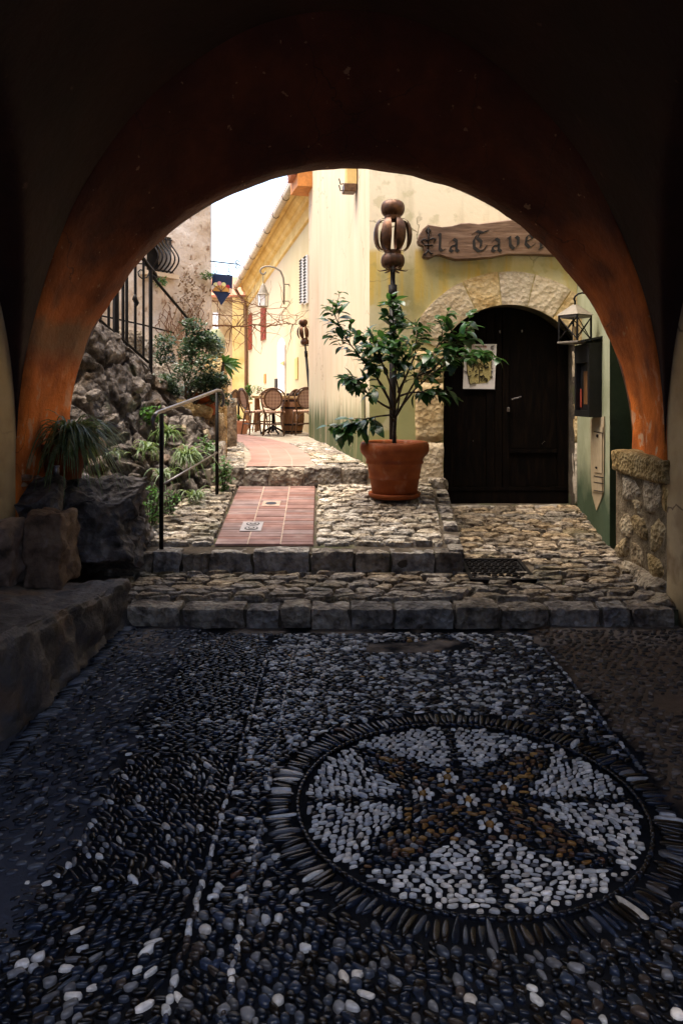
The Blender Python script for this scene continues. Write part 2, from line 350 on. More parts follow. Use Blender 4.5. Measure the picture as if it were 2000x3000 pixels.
def leafmat(name, a, b_, c, rough=.4, trans=.15, orand=.3):
    m = mat(name, [a, b_, c], scale=30, rough=rough, bump=0, spec=.45, objrand=orand)
    bs = m.node_tree.nodes['Principled BSDF']
    bs.inputs['Subsurface Weight'].default_value = 0.0
    bs.inputs['Transmission Weight'].default_value = 0.0
    nt = m.node_tree; tr = nt.nodes.new('ShaderNodeBsdfTranslucent'); tr.inputs[0].default_value = (c[0] * 1.6, c[1] * 1.8, c[2], 1)
    ms = nt.nodes.new('ShaderNodeMixShader'); ms.inputs[0].default_value = trans
    out = nt.nodes['Material Output']; nt.links.new(bs.outputs[0], ms.inputs[1]); nt.links.new(tr.outputs[0], ms.inputs[2]); nt.links.new(ms.outputs[0], out.inputs[0])
    return m
M['lemonleaf'] = leafmat('lemon_leaf', (.012, .036, .015), (.022, .062, .022), (.045, .10, .028), rough=.33, trans=.18, orand=.45)
M['shrubleaf'] = leafmat('shrub_leaf', (.012, .03, .013), (.03, .06, .028), (.09, .14, .075), rough=.3, trans=.1)
M['blade'] = leafmat('blade_leaf', (.035, .08, .022), (.08, .14, .045), (.28, .34, .16), rough=.45, trans=.15)
M['herb'] = leafmat('herb_leaf', (.03, .09, .015), (.06, .15, .025), (.11, .22, .05), rough=.5, trans=.2)
M['dryleaf'] = leafmat('dry_leaf', (.10, .05, .02), (.17, .09, .035), (.24, .14, .06), rough=.7, trans=.15)

# ------------------------------------------------------------------ stone builders
def clip_poly(poly, px, py, nx, ny):
    """keep the side where (p - (px,py)).n <= 0"""
    out = []; n = len(poly)
    for i in range(n):
        a = poly[i]; b_ = poly[(i + 1) % n]
        da = (a[0] - px) * nx + (a[1] - py) * ny; db = (b_[0] - px) * nx + (b_[1] - py) * ny
        if da <= 0: out.append(a)
        if (da < 0 < db) or (db < 0 < da):
            t = da / (da - db); out.append((a[0] + (b_[0] - a[0]) * t, a[1] + (b_[1] - a[1]) * t))
    return out
def convex_clip(poly, region):
    n = len(region)
    for i in range(n):
        a = region[i]; b_ = region[(i + 1) % n]      # counter-clockwise region
        ex, ey = b_[0] - a[0], b_[1] - a[1]
        poly = clip_poly(poly, a[0], a[1], ey, -ex)
        if len(poly) < 3: return []
    return poly
def area(poly):
    return 0.5 * sum(poly[i][0] * poly[(i + 1) % len(poly)][1] - poly[(i + 1) % len(poly)][0] * poly[i][1] for i in range(len(poly)))
def voronoi(pts, region, aniso=1.0):
    """cells of pts clipped to a convex region; aniso > 1 stretches cells along x"""
    A = np.array(pts, float); S = A.copy(); S[:, 1] *= aniso
    R = [(p[0], p[1] * aniso) for p in region]; cells = []
    for i in range(len(S)):
        d = ((S - S[i]) ** 2).sum(1); idx = np.argsort(d)[1:18]
        r = math.sqrt(d[idx[-1]]) * 1.2
        c = S[i]; poly = [(c[0] - r, c[1] - r), (c[0] + r, c[1] - r), (c[0] + r, c[1] + r), (c[0] - r, c[1] + r)]
        for j in idx:
            q = S[j]; poly = clip_poly(poly, (c[0] + q[0]) / 2, (c[1] + q[1]) / 2, q[0] - c[0], q[1] - c[1])
            if len(poly) < 3: break
        if len(poly) >= 3: poly = convex_clip(poly, R)
        if len(poly) >= 3: cells.append([(p[0], p[1] / aniso) for p in poly])
    return cells
def shrink(poly, gap, rnd=1):
    n = len(poly); cx = sum(p[0] for p in poly) / n; cy = sum(p[1] for p in poly) / n
    out = []
    for p in poly:
        d = math.hypot(p[0] - cx, p[1] - cy)
        k = max(.35, (d - gap) / max(d, 1e-6)); out.append((cx + (p[0] - cx) * k, cy + (p[1] - cy) * k))
    for _ in range(rnd):
        q = []
        m = len(out)
        for i in range(m):
            a = out[i]; b_ = out[(i + 1) % m]
            if math.hypot(a[0] - b_[0], a[1] - b_[1]) < .008: q.append(a); continue
            q.append((a[0] * .87 + b_[0] * .13, a[1] * .87 + b_[1] * .13)); q.append((a[0] * .13 + b_[0] * .87, a[1] * .13 + b_[1] * .87))
        out = q
    return out
def jitter_pts(x0, x1, y0, y1, dx, dy, j=.38):
    pts = []; r = 0; y = y0
    while y < y1 + dy:
        x = x0 - dx + (r % 2) * dx * .5
        while x < x1 + dx:
            pts.append((x + U(-j, j) * dx, y + U(-j, j) * dy)); x += dx * U(.8, 1.25)
        y += dy; r += 1
    return pts
def stone_mesh(poly, zf, h, frame=None, bot=.03, rough=.006, rim=.13):
    """flat-ish paving stone on plan polygon poly; zf(x,y) is the bed height; frame maps (u,v,w) -> xyz"""
    n = len(poly); cx = sum(p[0] for p in poly) / n; cy = sum(p[1] for p in poly) / n
    tx, ty = U(-.05, .05), U(-.05, .05); mb = MB(); vv = []
    s = U(0, 99)
    def hh(x, y): return zf(x, y) + (x - cx) * tx + (y - cy) * ty + rough * 2.2 * nz((x * 14, y * 14, s))
    for p in poly: vv.append((p[0], p[1], zf(*p) - bot))
    for p in poly: vv.append((p[0], p[1], hh(*p) + h * .62 + rough * U(-.6, .6)))
    for rm, hk_ in ((rim, 1.0), (.55, 1.02)):
        for p in poly:
            q = (p[0] + (cx - p[0]) * rm, p[1] + (cy - p[1]) * rm); vv.append((*q, hh(*q) + h * hk_ + rough * U(-.5, .5)))
    vv.append((cx, cy, hh(cx, cy) + h * 1.05)); ff = []
    for i in range(n):
        j = (i + 1) % n
        for r_ in range(3): ff.append((r_ * n + i, r_ * n + j, (r_ + 1) * n + j, (r_ + 1) * n + i))
        ff.append((3 * n + i, 3 * n + j, 4 * n))
    if frame: vv = [frame(*v) for v in vv]
    mb.add(vv, ff); return mb
def pave(parent, region, dx, dy, zf, h, gap=.012, aniso=None, skip=None, name='paving_stone', m='paving', bbox=None, rnd=1, rough=.006, frame=None, jit=.38, minA=.0012):
    xs = [p[0] for p in region]; ys = [p[1] for p in region]
    pts = jitter_pts(min(xs), max(xs), min(ys), max(ys), dx, dy, jit)
    cells = voronoi(pts, region, aniso or dx / dy); k = 0
    for c in cells:
        if abs(area(c)) < minA: continue
        cx = sum(p[0] for p in c) / len(c); cy = sum(p[1] for p in c) / len(c)
        if skip and skip(cx, cy): continue
        c = shrink(c, gap * U(.7, 1.6), rnd)
        if len(c) < 3: continue
        mk(name, stone_mesh(c, zf, h * U(.6, 1.4), rough=rough, frame=frame), M[m], parent, smooth=True, center=True, sharp=38); k += 1
    return k
def block(c, d, seed, n=5, rz=0.0, rnd=.25, amp=.012, fr=7.0, taper=0.0):
    """rough stone block: rounded subdivided box with lumpy faces"""
    mb = MB(); dx, dy, dz = d[0] / 2, d[1] / 2, d[2] / 2; r = min(dx, dy, dz) * rnd
    idx = {}; vv = []; ff = []
    def V(i, j, k):
        key = (i, j, k)
        if key in idx: return idx[key]
        p = Vector(((i / n * 2 - 1) * dx, (j / n * 2 - 1) * dy, (k / n * 2 - 1) * dz))
        q = Vector((max(-dx + r, min(dx - r, p.x)), max(-dy + r, min(dy - r, p.y)), max(-dz + r, min(dz - r, p.z))))
        e = p - q
        if e.length > 1e-6: p = q + e.normalized() * min(e.length, r)
        w = p + Vector((seed * 3.7, seed * 1.9, seed * 5.1))
        nd = Vector((p.x / dx, p.y / dy, p.z / dz)).normalized()
        p = p + nd * (fbm(w * fr, 3) * amp)
        x = p.x * math.cos(rz) - p.y * math.sin(rz); y = p.x * math.sin(rz) + p.y * math.cos(rz)
        idx[key] = len(vv); vv.append((c[0] + x, c[1] + y, c[2] + p.z)); return idx[key]
    R_ = range(n)
    for a in R_:
        for b_ in R_:
            ff.append((V(a, b_, 0), V(a, b_ + 1, 0), V(a + 1, b_ + 1, 0), V(a + 1, b_, 0)))
            ff.append((V(a, b_, n), V(a + 1, b_, n), V(a + 1, b_ + 1, n), V(a, b_ + 1, n)))
            ff.append((V(a, 0, b_), V(a + 1, 0, b_), V(a + 1, 0, b_ + 1), V(a, 0, b_ + 1)))
            ff.append((V(a, n, b_), V(a, n, b_ + 1), V(a + 1, n, b_ + 1), V(a + 1, n, b_)))
            ff.append((V(0, a, b_), V(0, a, b_ + 1), V(0, a + 1, b_ + 1), V(0, a + 1, b_)))
            ff.append((V(n, a, b_), V(n, a + 1, b_), V(n, a + 1, b_ + 1), V(n, a, b_ + 1)))
    return mb.add(vv, ff)
_ICO = {}
def ico(sub):
    if sub not in _ICO:
        bm = bmesh.new(); bmesh.ops.create_icosphere(bm, subdivisions=sub, radius=1)
        _ICO[sub] = ([v.co.copy() for v in bm.verts], [tuple(v.index for v in f.verts) for f in bm.faces]); bm.free()
    return _ICO[sub]
def rock(c, d, seed, sub=3, amp=.25, fr=1.6, box=.55, rz=0.0, tilt=0.0, cutn=11):
    vs_, fs_ = ico(sub); out = []; rq = random.Random(int(seed * 13) + 7)
    cuts = []
    for _ in range(cutn):
        n_ = Vector((rq.gauss(0, 1), rq.gauss(0, 1), rq.gauss(0, 1))).normalized(); cuts.append((n_, rq.uniform(.52, .85)))
    for v in vs_:
        m_ = max(abs(v.x), abs(v.y), abs(v.z)); k = (1 - box) + box / m_ * .8
        q_ = v * k
        for n_, h_ in cuts:
            e_ = q_.dot(n_) - h_
            if e_ > 0: q_ = q_ - n_ * e_
        q_ = q_ * (1 + amp * .55 * fbm(v * fr + Vector((seed * 7.1, seed * 3.3, seed)), 5) + amp * .12 * fbm(v * fr * 5 + Vector((seed, seed * 3.3, seed)), 3))
        p = Vector((q_.x * d[0] * .58, q_.y * d[1] * .58, q_.z * d[2] * .58))
        p.z, p.x = p.z * math.cos(tilt) - p.x * math.sin(tilt), p.z * math.sin(tilt) + p.x * math.cos(tilt)
        out.append((c[0] + p.x * math.cos(rz) - p.y * math.sin(rz), c[1] + p.x * math.sin(rz) + p.y * math.cos(rz), c[2] + p.z))
    return MB().add(out, fs_)

# ------------------------------------------------------------------ terrain and hill far behind
mb = MB(); mb.grid([[(x, y, -.6) for x in (-1500, -20, 20, 1500)] for y in (-1500, -20, 40, 2500)])
structure(mk('ground', mb, M['earth']))['label'] = 'earth ground beneath and around the village'
rows = []
for j in range(14):
    t = j / 13; rows.append([(x, 420 + j * 45, -4 + (8 + 92 * math.sin(math.pi * min(1, t * 1.05)) ** .8) * (.75 + .35 * math.sin(x * .011 + 2.2) + .12 * nz((x * .02, j * .3, 0)))) for x in range(-520, 321, 24)])
mb = MB(); mb.grid(rows); structure(mk('hill', mb, M['hill'], smooth=True))['label'] = 'far hill seen beyond the lane, coloured pale with haze'

# ------------------------------------------------------------------ passage floor with the pebble mosaic
Y1, Y2, Y3 = 5.13, 5.95, 8.0          # fronts of the three steps
Z1 = .130
def zlow(x, y): return Z1 - .008 + max(0, y - 5.3) * .080
def zland(x, y): return .344 + (y - Y2) * .1366
ZUP = .82
XL, XR = -.95, 1.31                    # edges of the pebble carpet
CX, CY, CR = .50, 2.94, .66            # mosaic roundel
M['floormortar'] = mat('floor_mortar', [(.004, .0045, .006), (.008, .009, .012), (.014, .014, .016)], scale=9, rough=.9, spec=.04, bump=.7, bscale=30, bdist=.01)
fm = M['floormortar']; fm.node_tree.nodes['Bump'].inputs['Distance'].default_value = .02
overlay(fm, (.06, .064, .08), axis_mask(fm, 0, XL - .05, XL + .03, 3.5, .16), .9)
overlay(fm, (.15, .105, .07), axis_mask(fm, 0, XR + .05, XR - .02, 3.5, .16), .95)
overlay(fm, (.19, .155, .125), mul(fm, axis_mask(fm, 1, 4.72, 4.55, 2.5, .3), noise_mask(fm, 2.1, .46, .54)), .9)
mb = MB()
rows = []
for j in range(61):
    y = -4.2 + (5.2 + 4.2) * j / 60
    rows.append([(x, y, -.002 + .010 * nz((x * 1.3, y * 1.3, 0)) + (.012 if (x < XL - .03 or x > XR + .03) else 0)) for x in np.linspace(-2.45, 2.45, 50)])
mb.grid(rows)
floor = structure(mk('passage_floor', mb, fm, smooth=True)); floor['label'] = 'pebble mosaic floor of the vaulted passage'

WHITE = [(.68, .65, .59), (.58, .57, .54), (.76, .71, .64), (.46, .46, .46), (.62, .56, .48)]
GREY = [(.05, .058, .075), (.028, .038, .06), (.085, .085, .092), (.045, .034, .028), (.024, .034, .06), (.16, .16, .165)]
DARK = [(.006, .008, .013), (.008, .012, .022), (.004, .0045, .006), (.012, .017, .03), (.012, .009, .007)]
OCHRE = [(.24, .115, .03), (.15, .07, .028), (.09, .042, .024), (.33, .17, .045), (.07, .043, .032)]
npr = np.random.RandomState(5)
peb = []       # x, y, angle, half length, half width, height, colour, lift
def pick(L): return L[int(npr.randint(len(L)))]
def put(x, y, a, l, w, h, col, lift=0.0):
    v = npr.uniform(.75, 1.2); peb.append((x, y, a, l, w, h, (min(1, col[0] * v), min(1, col[1] * v), min(1, col[2] * v)), lift))
def hexfill(x0, x1, y0, y1, l, w, ang, test, colf, jit=.16, hk=.62, pack=.92, lift=0.0, pw=.82):
    """anisotropic jittered hexagonal fill; l, w are the full pitch along and across the pebble"""
    ca, sa = math.cos(ang), math.sin(ang)
    cx, cy = (x0 + x1) / 2, (y0 + y1) / 2; R = math.hypot(x1 - x0, y1 - y0) / 2 + l
    nu, nv = int(R / l) + 2, int(R / w) + 2
    for j in range(-nv, nv + 1):
        sh = (j % 2) * .5 + npr.uniform(-.2, .2); wob = npr.uniform(-.06, .06)
        for i in range(-nu, nu + 1):
            u = (i + sh + npr.uniform(-jit, jit)) * l; v = (j + wob + npr.uniform(-jit, jit) * .8) * w
            x, y = cx + u * ca - v * sa, cy + u * sa + v * ca
            if x < x0 or x > x1 or y < y0 or y > y1 or not test(x, y): continue
            col = colf(x, y)
            if col is None: continue
            q_ = npr.uniform(.62, 1.18) if npr.rand() < .93 else npr.uniform(1.2, 1.5); L_ = l * .5 * pack * q_ * npr.uniform(.85, 1.15); W_ = w * .5 * pack * pw * npr.uniform(.62, 1.3)
            put(x, y, ang + npr.normal(0, .30), L_, W_, W_ * hk * npr.uniform(.8, 1.3), col, lift)
RING = .125
def rc(x, y): return math.hypot(x - CX, y - CY)
def th(x, y): return math.atan2(y - CY, x - CX)
# roundel: white lobes split by dark spokes, ochre rays on the diagonals, small flowers in the middle
def lobe(x, y):
    r = rc(x, y) / CR
    if r > .97: return None
    t = th(x, y); d4 = abs(((t + math.pi / 4) % (math.pi / 2)) - math.pi / 4)      # 0 on the axes
    dg = math.pi / 4 - d4                                                         # 0 on the diagonals
    if d4 * r < .035 and r > .30: return 'spoke'
    if r < .42: return 'centre'
    ray = .34 * (1 - (r - .42) / .50)
    if r < .92 and dg < ray * .9: return 'ray'
    if abs(dg - max(ray, 0) * 1.0) * r < .028 and r < .95: return 'line'
    return 'white'
def col_lobe(x, y):
    k = lobe(x, y)
    if k == 'white': return pick(WHITE) if npr.rand() < .9 else pick(GREY)
    if k == 'spoke' or k == 'line': return pick(DARK)
    if k == 'ray': return pick(OCHRE) if npr.rand() < .40 else pick(DARK + GREY)
    if k == 'centre':
        q = npr.rand(); return pick(OCHRE) if q < .34 else (pick(WHITE) if q < .40 else pick(DARK + GREY))
    return None
flowers = [(CX, CY)] + [(CX + .18 * math.cos(a), CY + .18 * math.sin(a)) for a in [.5, 1.9, 2.9, 5.0]]
def near_flower(x, y): return any(math.hypot(x - fx, y - fy) < .062 for fx, fy in flowers)
for sgn in range(8):     # each half lobe laid in its own direction
    a0 = sgn * math.pi / 4
    hexfill(CX - CR, CX + CR, CY - CR, CY + CR, .037, .0235, (npr.uniform(-.12, .12) if sgn in (1, 2, 5, 6) else (.55 if sgn in (0, 4) else -.55)), lambda x, y, a0=a0: rc(x, y) < CR * .97 and ((th(x, y) - a0) % (2 * math.pi)) < math.pi / 4 and not near_flower(x, y), col_lobe, jit=.17, pack=.86, pw=.74)
for fx, fy in flowers:
    put(fx, fy, npr.uniform(0, 3), .015, .012, .014, pick(OCHRE[:1] + OCHRE[3:4]))
    for k in range(7):
        a = k * 2 * math.pi / 7; put(fx + .034 * math.cos(a), fy + .034 * math.sin(a), a, .014, .0085, .008, pick(WHITE))
# ring of long pebbles laid radially
for row_r, n in ((CR + .012, 150),):
    for k in range(n):
        a = k * 2 * math.pi / n; put(CX + row_r * math.cos(a), CY + row_r * math.sin(a), a + math.pi / 2, .015, .009, .008, pick(DARK))
n = 172; k = 0
while k < n:
    a = k * 2 * math.pi / n + npr.uniform(-.006, .006); r = CR + .083 + npr.uniform(-.008, .008)
    c = pick(DARK) if npr.rand() < .78 else (pick(GREY) if npr.rand() < .85 else pick(WHITE))
    if math.pi * .8 < a < math.pi * 1.1 and npr.rand() < .35: c = pick(GREY[2:3] + WHITE[3:])
    put(CX + r * math.cos(a), CY + r * math.sin(a), a + npr.uniform(-.12, .12), npr.uniform(.034, .062), npr.uniform(.008, .0135), npr.uniform(.003, .008), c); k += 1
def in_carpet(x, y): return XL < x < XR and rc(x, y) > CR + RING + .022 and y < 5.0 and not (y > 4.62 and nz((x * 1.7, y * 2.2, 4)) > .32)
def in_field(x, y): return in_carpet(x, y) and x > -.435 and x < XR - .05
def col_field(x, y):
    q = npr.rand(); t = nz((x * 1.6, y * 1.6, 3)) * .5
    pw = .24 + .26 * min(1, max(0, (y - 3.3) / .8)) + t * .35
    if x > .95: pw *= .55
    if y < 2.35: pw = .085 + t * .08
    if q < pw: return pick(WHITE) if npr.rand() < .75 else pick(GREY)
    if q < pw + .012: return pick(OCHRE)
    return pick(DARK) if npr.rand() < .68 else pick(GREY)
hexfill(-.45, XR, 3.4, 5.0, .043, .0235, .05, lambda x, y: in_field(x, y) and y > 3.4, col_field)
hexfill(-.45, XR, 1.4, 3.4, .042, .0235, .2, lambda x, y: in_field(x, y) and 2.3 < y <= 3.4, col_field)
hexfill(-.45, XR, 1.0, 2.3, .041, .029, -.75, lambda x, y: in_field(x, y) and y <= 2.3, col_field, pack=.98, pw=.95)
# pale border lines
y = 1.1
while y < 4.7:
    for x, w_ in ((-.455, .36), (-.30, .28), (XR - .03, .3)):
        if rc(x, y) > CR + RING + .02:
            c = pick(WHITE) if npr.rand() < w_ else pick(GREY)
            put(x + npr.uniform(-.006, .006), y, math.pi / 2 + npr.uniform(-.4, .4), npr.uniform(.011, .017), npr.uniform(.008, .012), .008, c)
    y += npr.uniform(.026, .040)
# darker band left of the pale line, worn margins with shards in mortar
def col_band(x, y):
    q = npr.rand()
    if y < 2.4: return pick(WHITE) if q < .085 else (pick(GREY) if q < .28 else pick(DARK))
    return pick(WHITE) if q < .06 else (pick(GREY) if q < .28 else pick(DARK))
hexfill(XL, -.472, 3.3, 5.0, .046, .021, .12, lambda x, y: in_carpet(x, y) and x < -.472, col_band)
hexfill(XL, -.472, 2.45, 3.3, .05, .024, -.9, lambda x, y: in_carpet(x, y) and x < -.472, col_band)
hexfill(-2.0, -.472, 1.0, 2.45, .042, .027, .55, lambda x, y: x < -.472 and (x > XL or y < 2.45), col_band)
SL = [(.02, .023, .032), (.05, .055, .07), (.13, .135, .15), (.010, .011, .015)]
SLB = [(.05, .04, .035), (.085, .065, .05), (.14, .105, .08), (.20, .16, .13), (.035, .03, .028)]
n0 = len(peb)
hexfill(-1.62, XL, 2.45, 5.05, .066, .036, .55, lambda x, y: x < XL + .02 and x > -1.5 and nz((x * 2, y * 2, 7)) < .8, lambda x, y: pick(SL), hk=.5, pack=.72, lift=.012)
hexfill(XR, 2.3, 2.2, 5.05, .06, .035, .1, lambda x, y: x > XR and nz((x * 2, y * 2, 9)) < .55, lambda x, y: pick(SLB), hk=.45, pack=.68, lift=.012)
for k in range(90):
    put(-1.44 - .02 * npr.rand(), 2.6 + k * .028, .25, .05, .011, .012, pick(SL), .014)
PA = peb
def pebble_arrays(L, seed):
    n = len(L); SEG = 10
    rs = np.random.RandomState(seed)
    X = np.array([p[0] for p in L]); Y = np.array([p[1] for p in L]); A = np.array([p[2] for p in L])
    l = np.array([p[3] for p in L]); w = np.array([p[4] for p in L]); h = np.array([p[5] for p in L]); col = np.array([p[6] for p in L])
    th_ = np.arange(SEG) * 2 * np.pi / SEG
    ca, sa = np.cos(A), np.sin(A); p1, p2 = rs.rand(n) * 6.28, rs.rand(n) * 6.28; a1, a2 = rs.uniform(0, .30, n), rs.uniform(0, .17, n)
    rad = 1 + a1[:, None] * np.cos(2 * th_[None] + p1[:, None]) * .5 + a2[:, None] * np.cos(3 * th_[None] + p2[:, None])
    rings = [(1.0, -1.1), (.99, .22), (.86, .78), (.52, 1.0)]
    tx, ty = rs.uniform(-.22, .22, n), rs.uniform(-.22, .22, n); expo = rs.uniform(.7, 1.05, n)
    V = []; lift = np.array([p[7] for p in L])
    for rr, zz in rings:
        cc, ss = np.cos(th_)[None], np.sin(th_)[None]; ex = expo[:, None]
        u = rad * rr * np.sign(cc) * np.abs(cc) ** ex * l[:, None]; v = rad * rr * np.sign(ss) * np.abs(ss) ** ex * w[:, None]
        z = np.repeat((zz * h)[:, None], SEG, 1) + (u * tx[:, None] + v * ty[:, None]) * .6
        V.append(np.stack([X[:, None] + u * ca[:, None] - v * sa[:, None], Y[:, None] + u * sa[:, None] + v * ca[:, None], z + .004 + lift[:, None]], 2))
    top = np.stack([X, Y, h * 1.0 + .004 + lift], 1)[:, None, :]
    V = np.concatenate(V + [top], 1)                   # n, 4*SEG+1, 3
    F_ = []
    for r in range(3):
        for k in range(SEG):
            k2 = (k + 1) % SEG; F_.append((r * SEG + k, r * SEG + k2, (r + 1) * SEG + k2)); F_.append((r * SEG + k, (r + 1) * SEG + k2, (r + 1) * SEG + k))
    for k in range(SEG): F_.append((3 * SEG + k, 3 * SEG + (k + 1) % SEG, 4 * SEG))
    return V, np.array(F_), col
def fast_mesh(name, V, Fc, col, material):
    n, k, _ = V.shape; me = bpy.data.meshes.new(name)
    faces = (Fc[None] + (np.arange(n) * k)[:, None, None]).reshape(-1, 3)
    me.vertices.add(n * k); me.vertices.foreach_set('co', V.reshape(-1).astype(np.float32))
    me.loops.add(faces.size); me.loops.foreach_set('vertex_index', faces.reshape(-1).astype(np.int32))
    me.polygons.add(len(faces)); me.polygons.foreach_set('loop_start', (np.arange(len(faces)) * 3).astype(np.int32))
    me.polygons.foreach_set('use_smooth', np.ones(len(faces), bool))
    me.update(calc_edges=True)
    ca = me.color_attributes.new('tint', 'FLOAT_COLOR', 'POINT')
    c4 = np.ones((n, k, 4), np.float32); c4[:, :, :3] = col[:, None, :]
    ca.data.foreach_set('color', c4.reshape(-1)); me.materials.append(material); return me
M['pebble'] = mat('wet_pebble', [(1, 1, 1)], scale=45, rough=.27, spec=.36, bump=.45, bscale=90, bdist=.003, attr='tint')
def shown_size(p):
    return p[3] * p[4] / max(p[1], .5) ** 3 if (1.95 < p[1] and abs(p[0]) < p[1] * .455) else 0
order = sorted(range(len(PA)), key=lambda i: -shown_size(PA[i]))
big = order[:290]; rest = order[290:]
V, Fc, colr = pebble_arrays([PA[i] for i in rest], 3)
o = bpy.data.objects.new('pebble_field', fast_mesh('pebble_field', V, Fc, colr, M['pebble'])); link(o, floor); o['kind'] = 'stuff'
V, Fc, colr = pebble_arrays([PA[i] for i in big], 4)
for i in range(len(big)):
    p = PA[big[i]]; c = np.array([[[p[0], p[1], 0]]])
    o = bpy.data.objects.new('pebble', fast_mesh('pebble', V[i:i + 1] - c, Fc, colr[i:i + 1], M['pebble'])); o.location = (p[0], p[1], 0); link(o, floor)

# ------------------------------------------------------------------ the steps and landings
def kerb_row(parent, pts, depth, hz, zt, wmin, wmax, seed, jig=.008, m='kerb', fwd=Vector((0, 1, 0))):
    """blocks along a polyline of two points; top at zt(x,y), height hz, depth backwards"""
    a, b_ = Vector(pts[0]), Vector(pts[1]); L_ = (b_ - a).length; d = (b_ - a).normalized(); t = 0; k = 0
    ang = math.atan2(d.y, d.x)
    while t < L_ - .05:
        w = min(U(wmin, wmax), L_ - t)
        if L_ - t - w < wmin * .5: w = L_ - t
        c = a + d * (t + w / 2); nrm = Vector((-d.y, d.x, 0))
        cc = c + nrm * (depth / 2 + U(-jig, jig))
        top = zt(cc.x, cc.y) + U(-.014, .008)
        mk('kerb_stone', block((cc.x, cc.y, top - hz / 2), (w - U(.008, .026), depth, hz), seed + k, n=9, rz=ang + U(-.015, .015), rnd=.16, amp=.022, fr=7), M[m], parent, smooth=True, center=True, sharp=50)
        t += w; k += 1
# lower terrace
mb = MB(); rows = []
for y in np.linspace(5.16, 8.62, 30):
    rows.append([(x, y, zlow(x, y) - .012 + .008 * nz((x * 3, y * 3, 1))) for x in np.linspace(-2.5, 3.2, 30)])
mb.grid(rows); mb.add([(-2.5, 5.16, -.1), (3.2, 5.16, -.1), (3.2, 5.16, Z1 - .012), (-2.5, 5.16, Z1 - .012)], [(0, 1, 2, 3)])
terr = structure(mk('lower_terrace', mb, M['mortar'], smooth=True)); terr['label'] = 'lower stone paved terrace before the tavern door'
kerb_row(terr, [(-1.5, Y1, 0), (2.3, Y1, 0)], .21, .16, lambda x, y: Z1 + .004, .2, .62, 1)
pave(terr, [(-1.75, 5.345), (2.3, 5.345), (2.38, 5.94), (-1.75, 5.94)], .21, .085, zlow, .028, gap=.016, m='pavingbrown')
pave(terr, [(1.01, 5.94), (2.40, 5.94), (2.45, 6.6), (1.01, 6.6)], .20, .085, zlow, .028, gap=.016, skip=lambda x, y: .94 < x < 1.56 and 5.68 < y < 6.32, m='pavingbrown')
pave(terr, [(1.02, 6.6), (2.42, 6.6), (2.62, 8.25), (1.12, 8.25)], .22, .11, zlow, .026, gap=.017, m='pavingbrown')
# middle landing
mb = MB(); rows = []
for y in np.linspace(Y2 + .02, Y3 + .3, 24):
    rows.append([(x, y, zland(x, y) - .012 + .006 * nz((x * 3, y * 3, 5))) for x in np.linspace(-2.6, .98 + (y - Y2) * .07, 30)])
mb.grid(rows); r0 = [r[-1] for r in rows]
mb.grid([[(p[0], p[1], p[2] - .4) for p in r0], r0]); f0 = rows[0]; mb.grid([f0, [(p[0], p[1], p[2] - .4) for p in f0]])
landing = structure(mk('middle_landing', mb, M['mortar'], smooth=True)); landing['label'] = 'middle landing paved with rough stones around a terracotta strip'
kerb_row(landing, [(-1.9, Y2, 0), (.965, Y2, 0)], .17, .21, lambda x, y: zland(0, Y2) + .006, .2, .5, 40)
kerb_row(landing, [(.975, Y2 + .01, 0), (1.13, Y3 + .1, 0)], .12, .26, lambda x, y: zland(x, y) + .012, .22, .4, 60)
TX0, TX1 = [(-1.05, Y2 + .17), (-1.10, Y3)], [(-.228, Y2 + .17), (-.283, Y3)]
def txl(y): return -1.04 - (y - Y2) * .030
def txr(y): return -.226 - (y - Y2) * .027
def strip_skip(x, y): return txl(y) - .03 < x < txr(y) + .03
pave(landing, [(txr(Y2) + .012, Y2 + .18), (.85, Y2 + .18), (.98, Y3), (txr(Y3) + .012, Y3)], .19, .085, zland, .026, gap=.015)
pave(landing, [(-1.75, Y2 + .18), (txl(Y2) - .012, Y2 + .18), (txl(Y3) - .012, Y3), (-1.5, Y3)], .19, .09, zland, .026, gap=.015)
NR = 29; y0, y1 = Y2 + .185, Y3 - .01
bedmb = MB(); bedmb.grid([[(txl(y), y, zland(0, y) + .0), (txr(y), y, zland(0, y) + .0)] for y in (y0 - .005, y1)])
M['darkjoint'] = plain('dark_joint', (.11, .055, .042), rough=.9)
mk('tile_bed', bedmb, M['darkjoint'], landing)
for c in (1, 2):
    gl = MB(); gl.grid([[(txl(y) + (txr(y) - txl(y)) * c / 3 + s * .0055, y, zland(0, y) + .0095) for s in (-1, 1)] for y in np.linspace(y0, y1, 12)]); mk('grout_line', gl, M['grout'], landing)
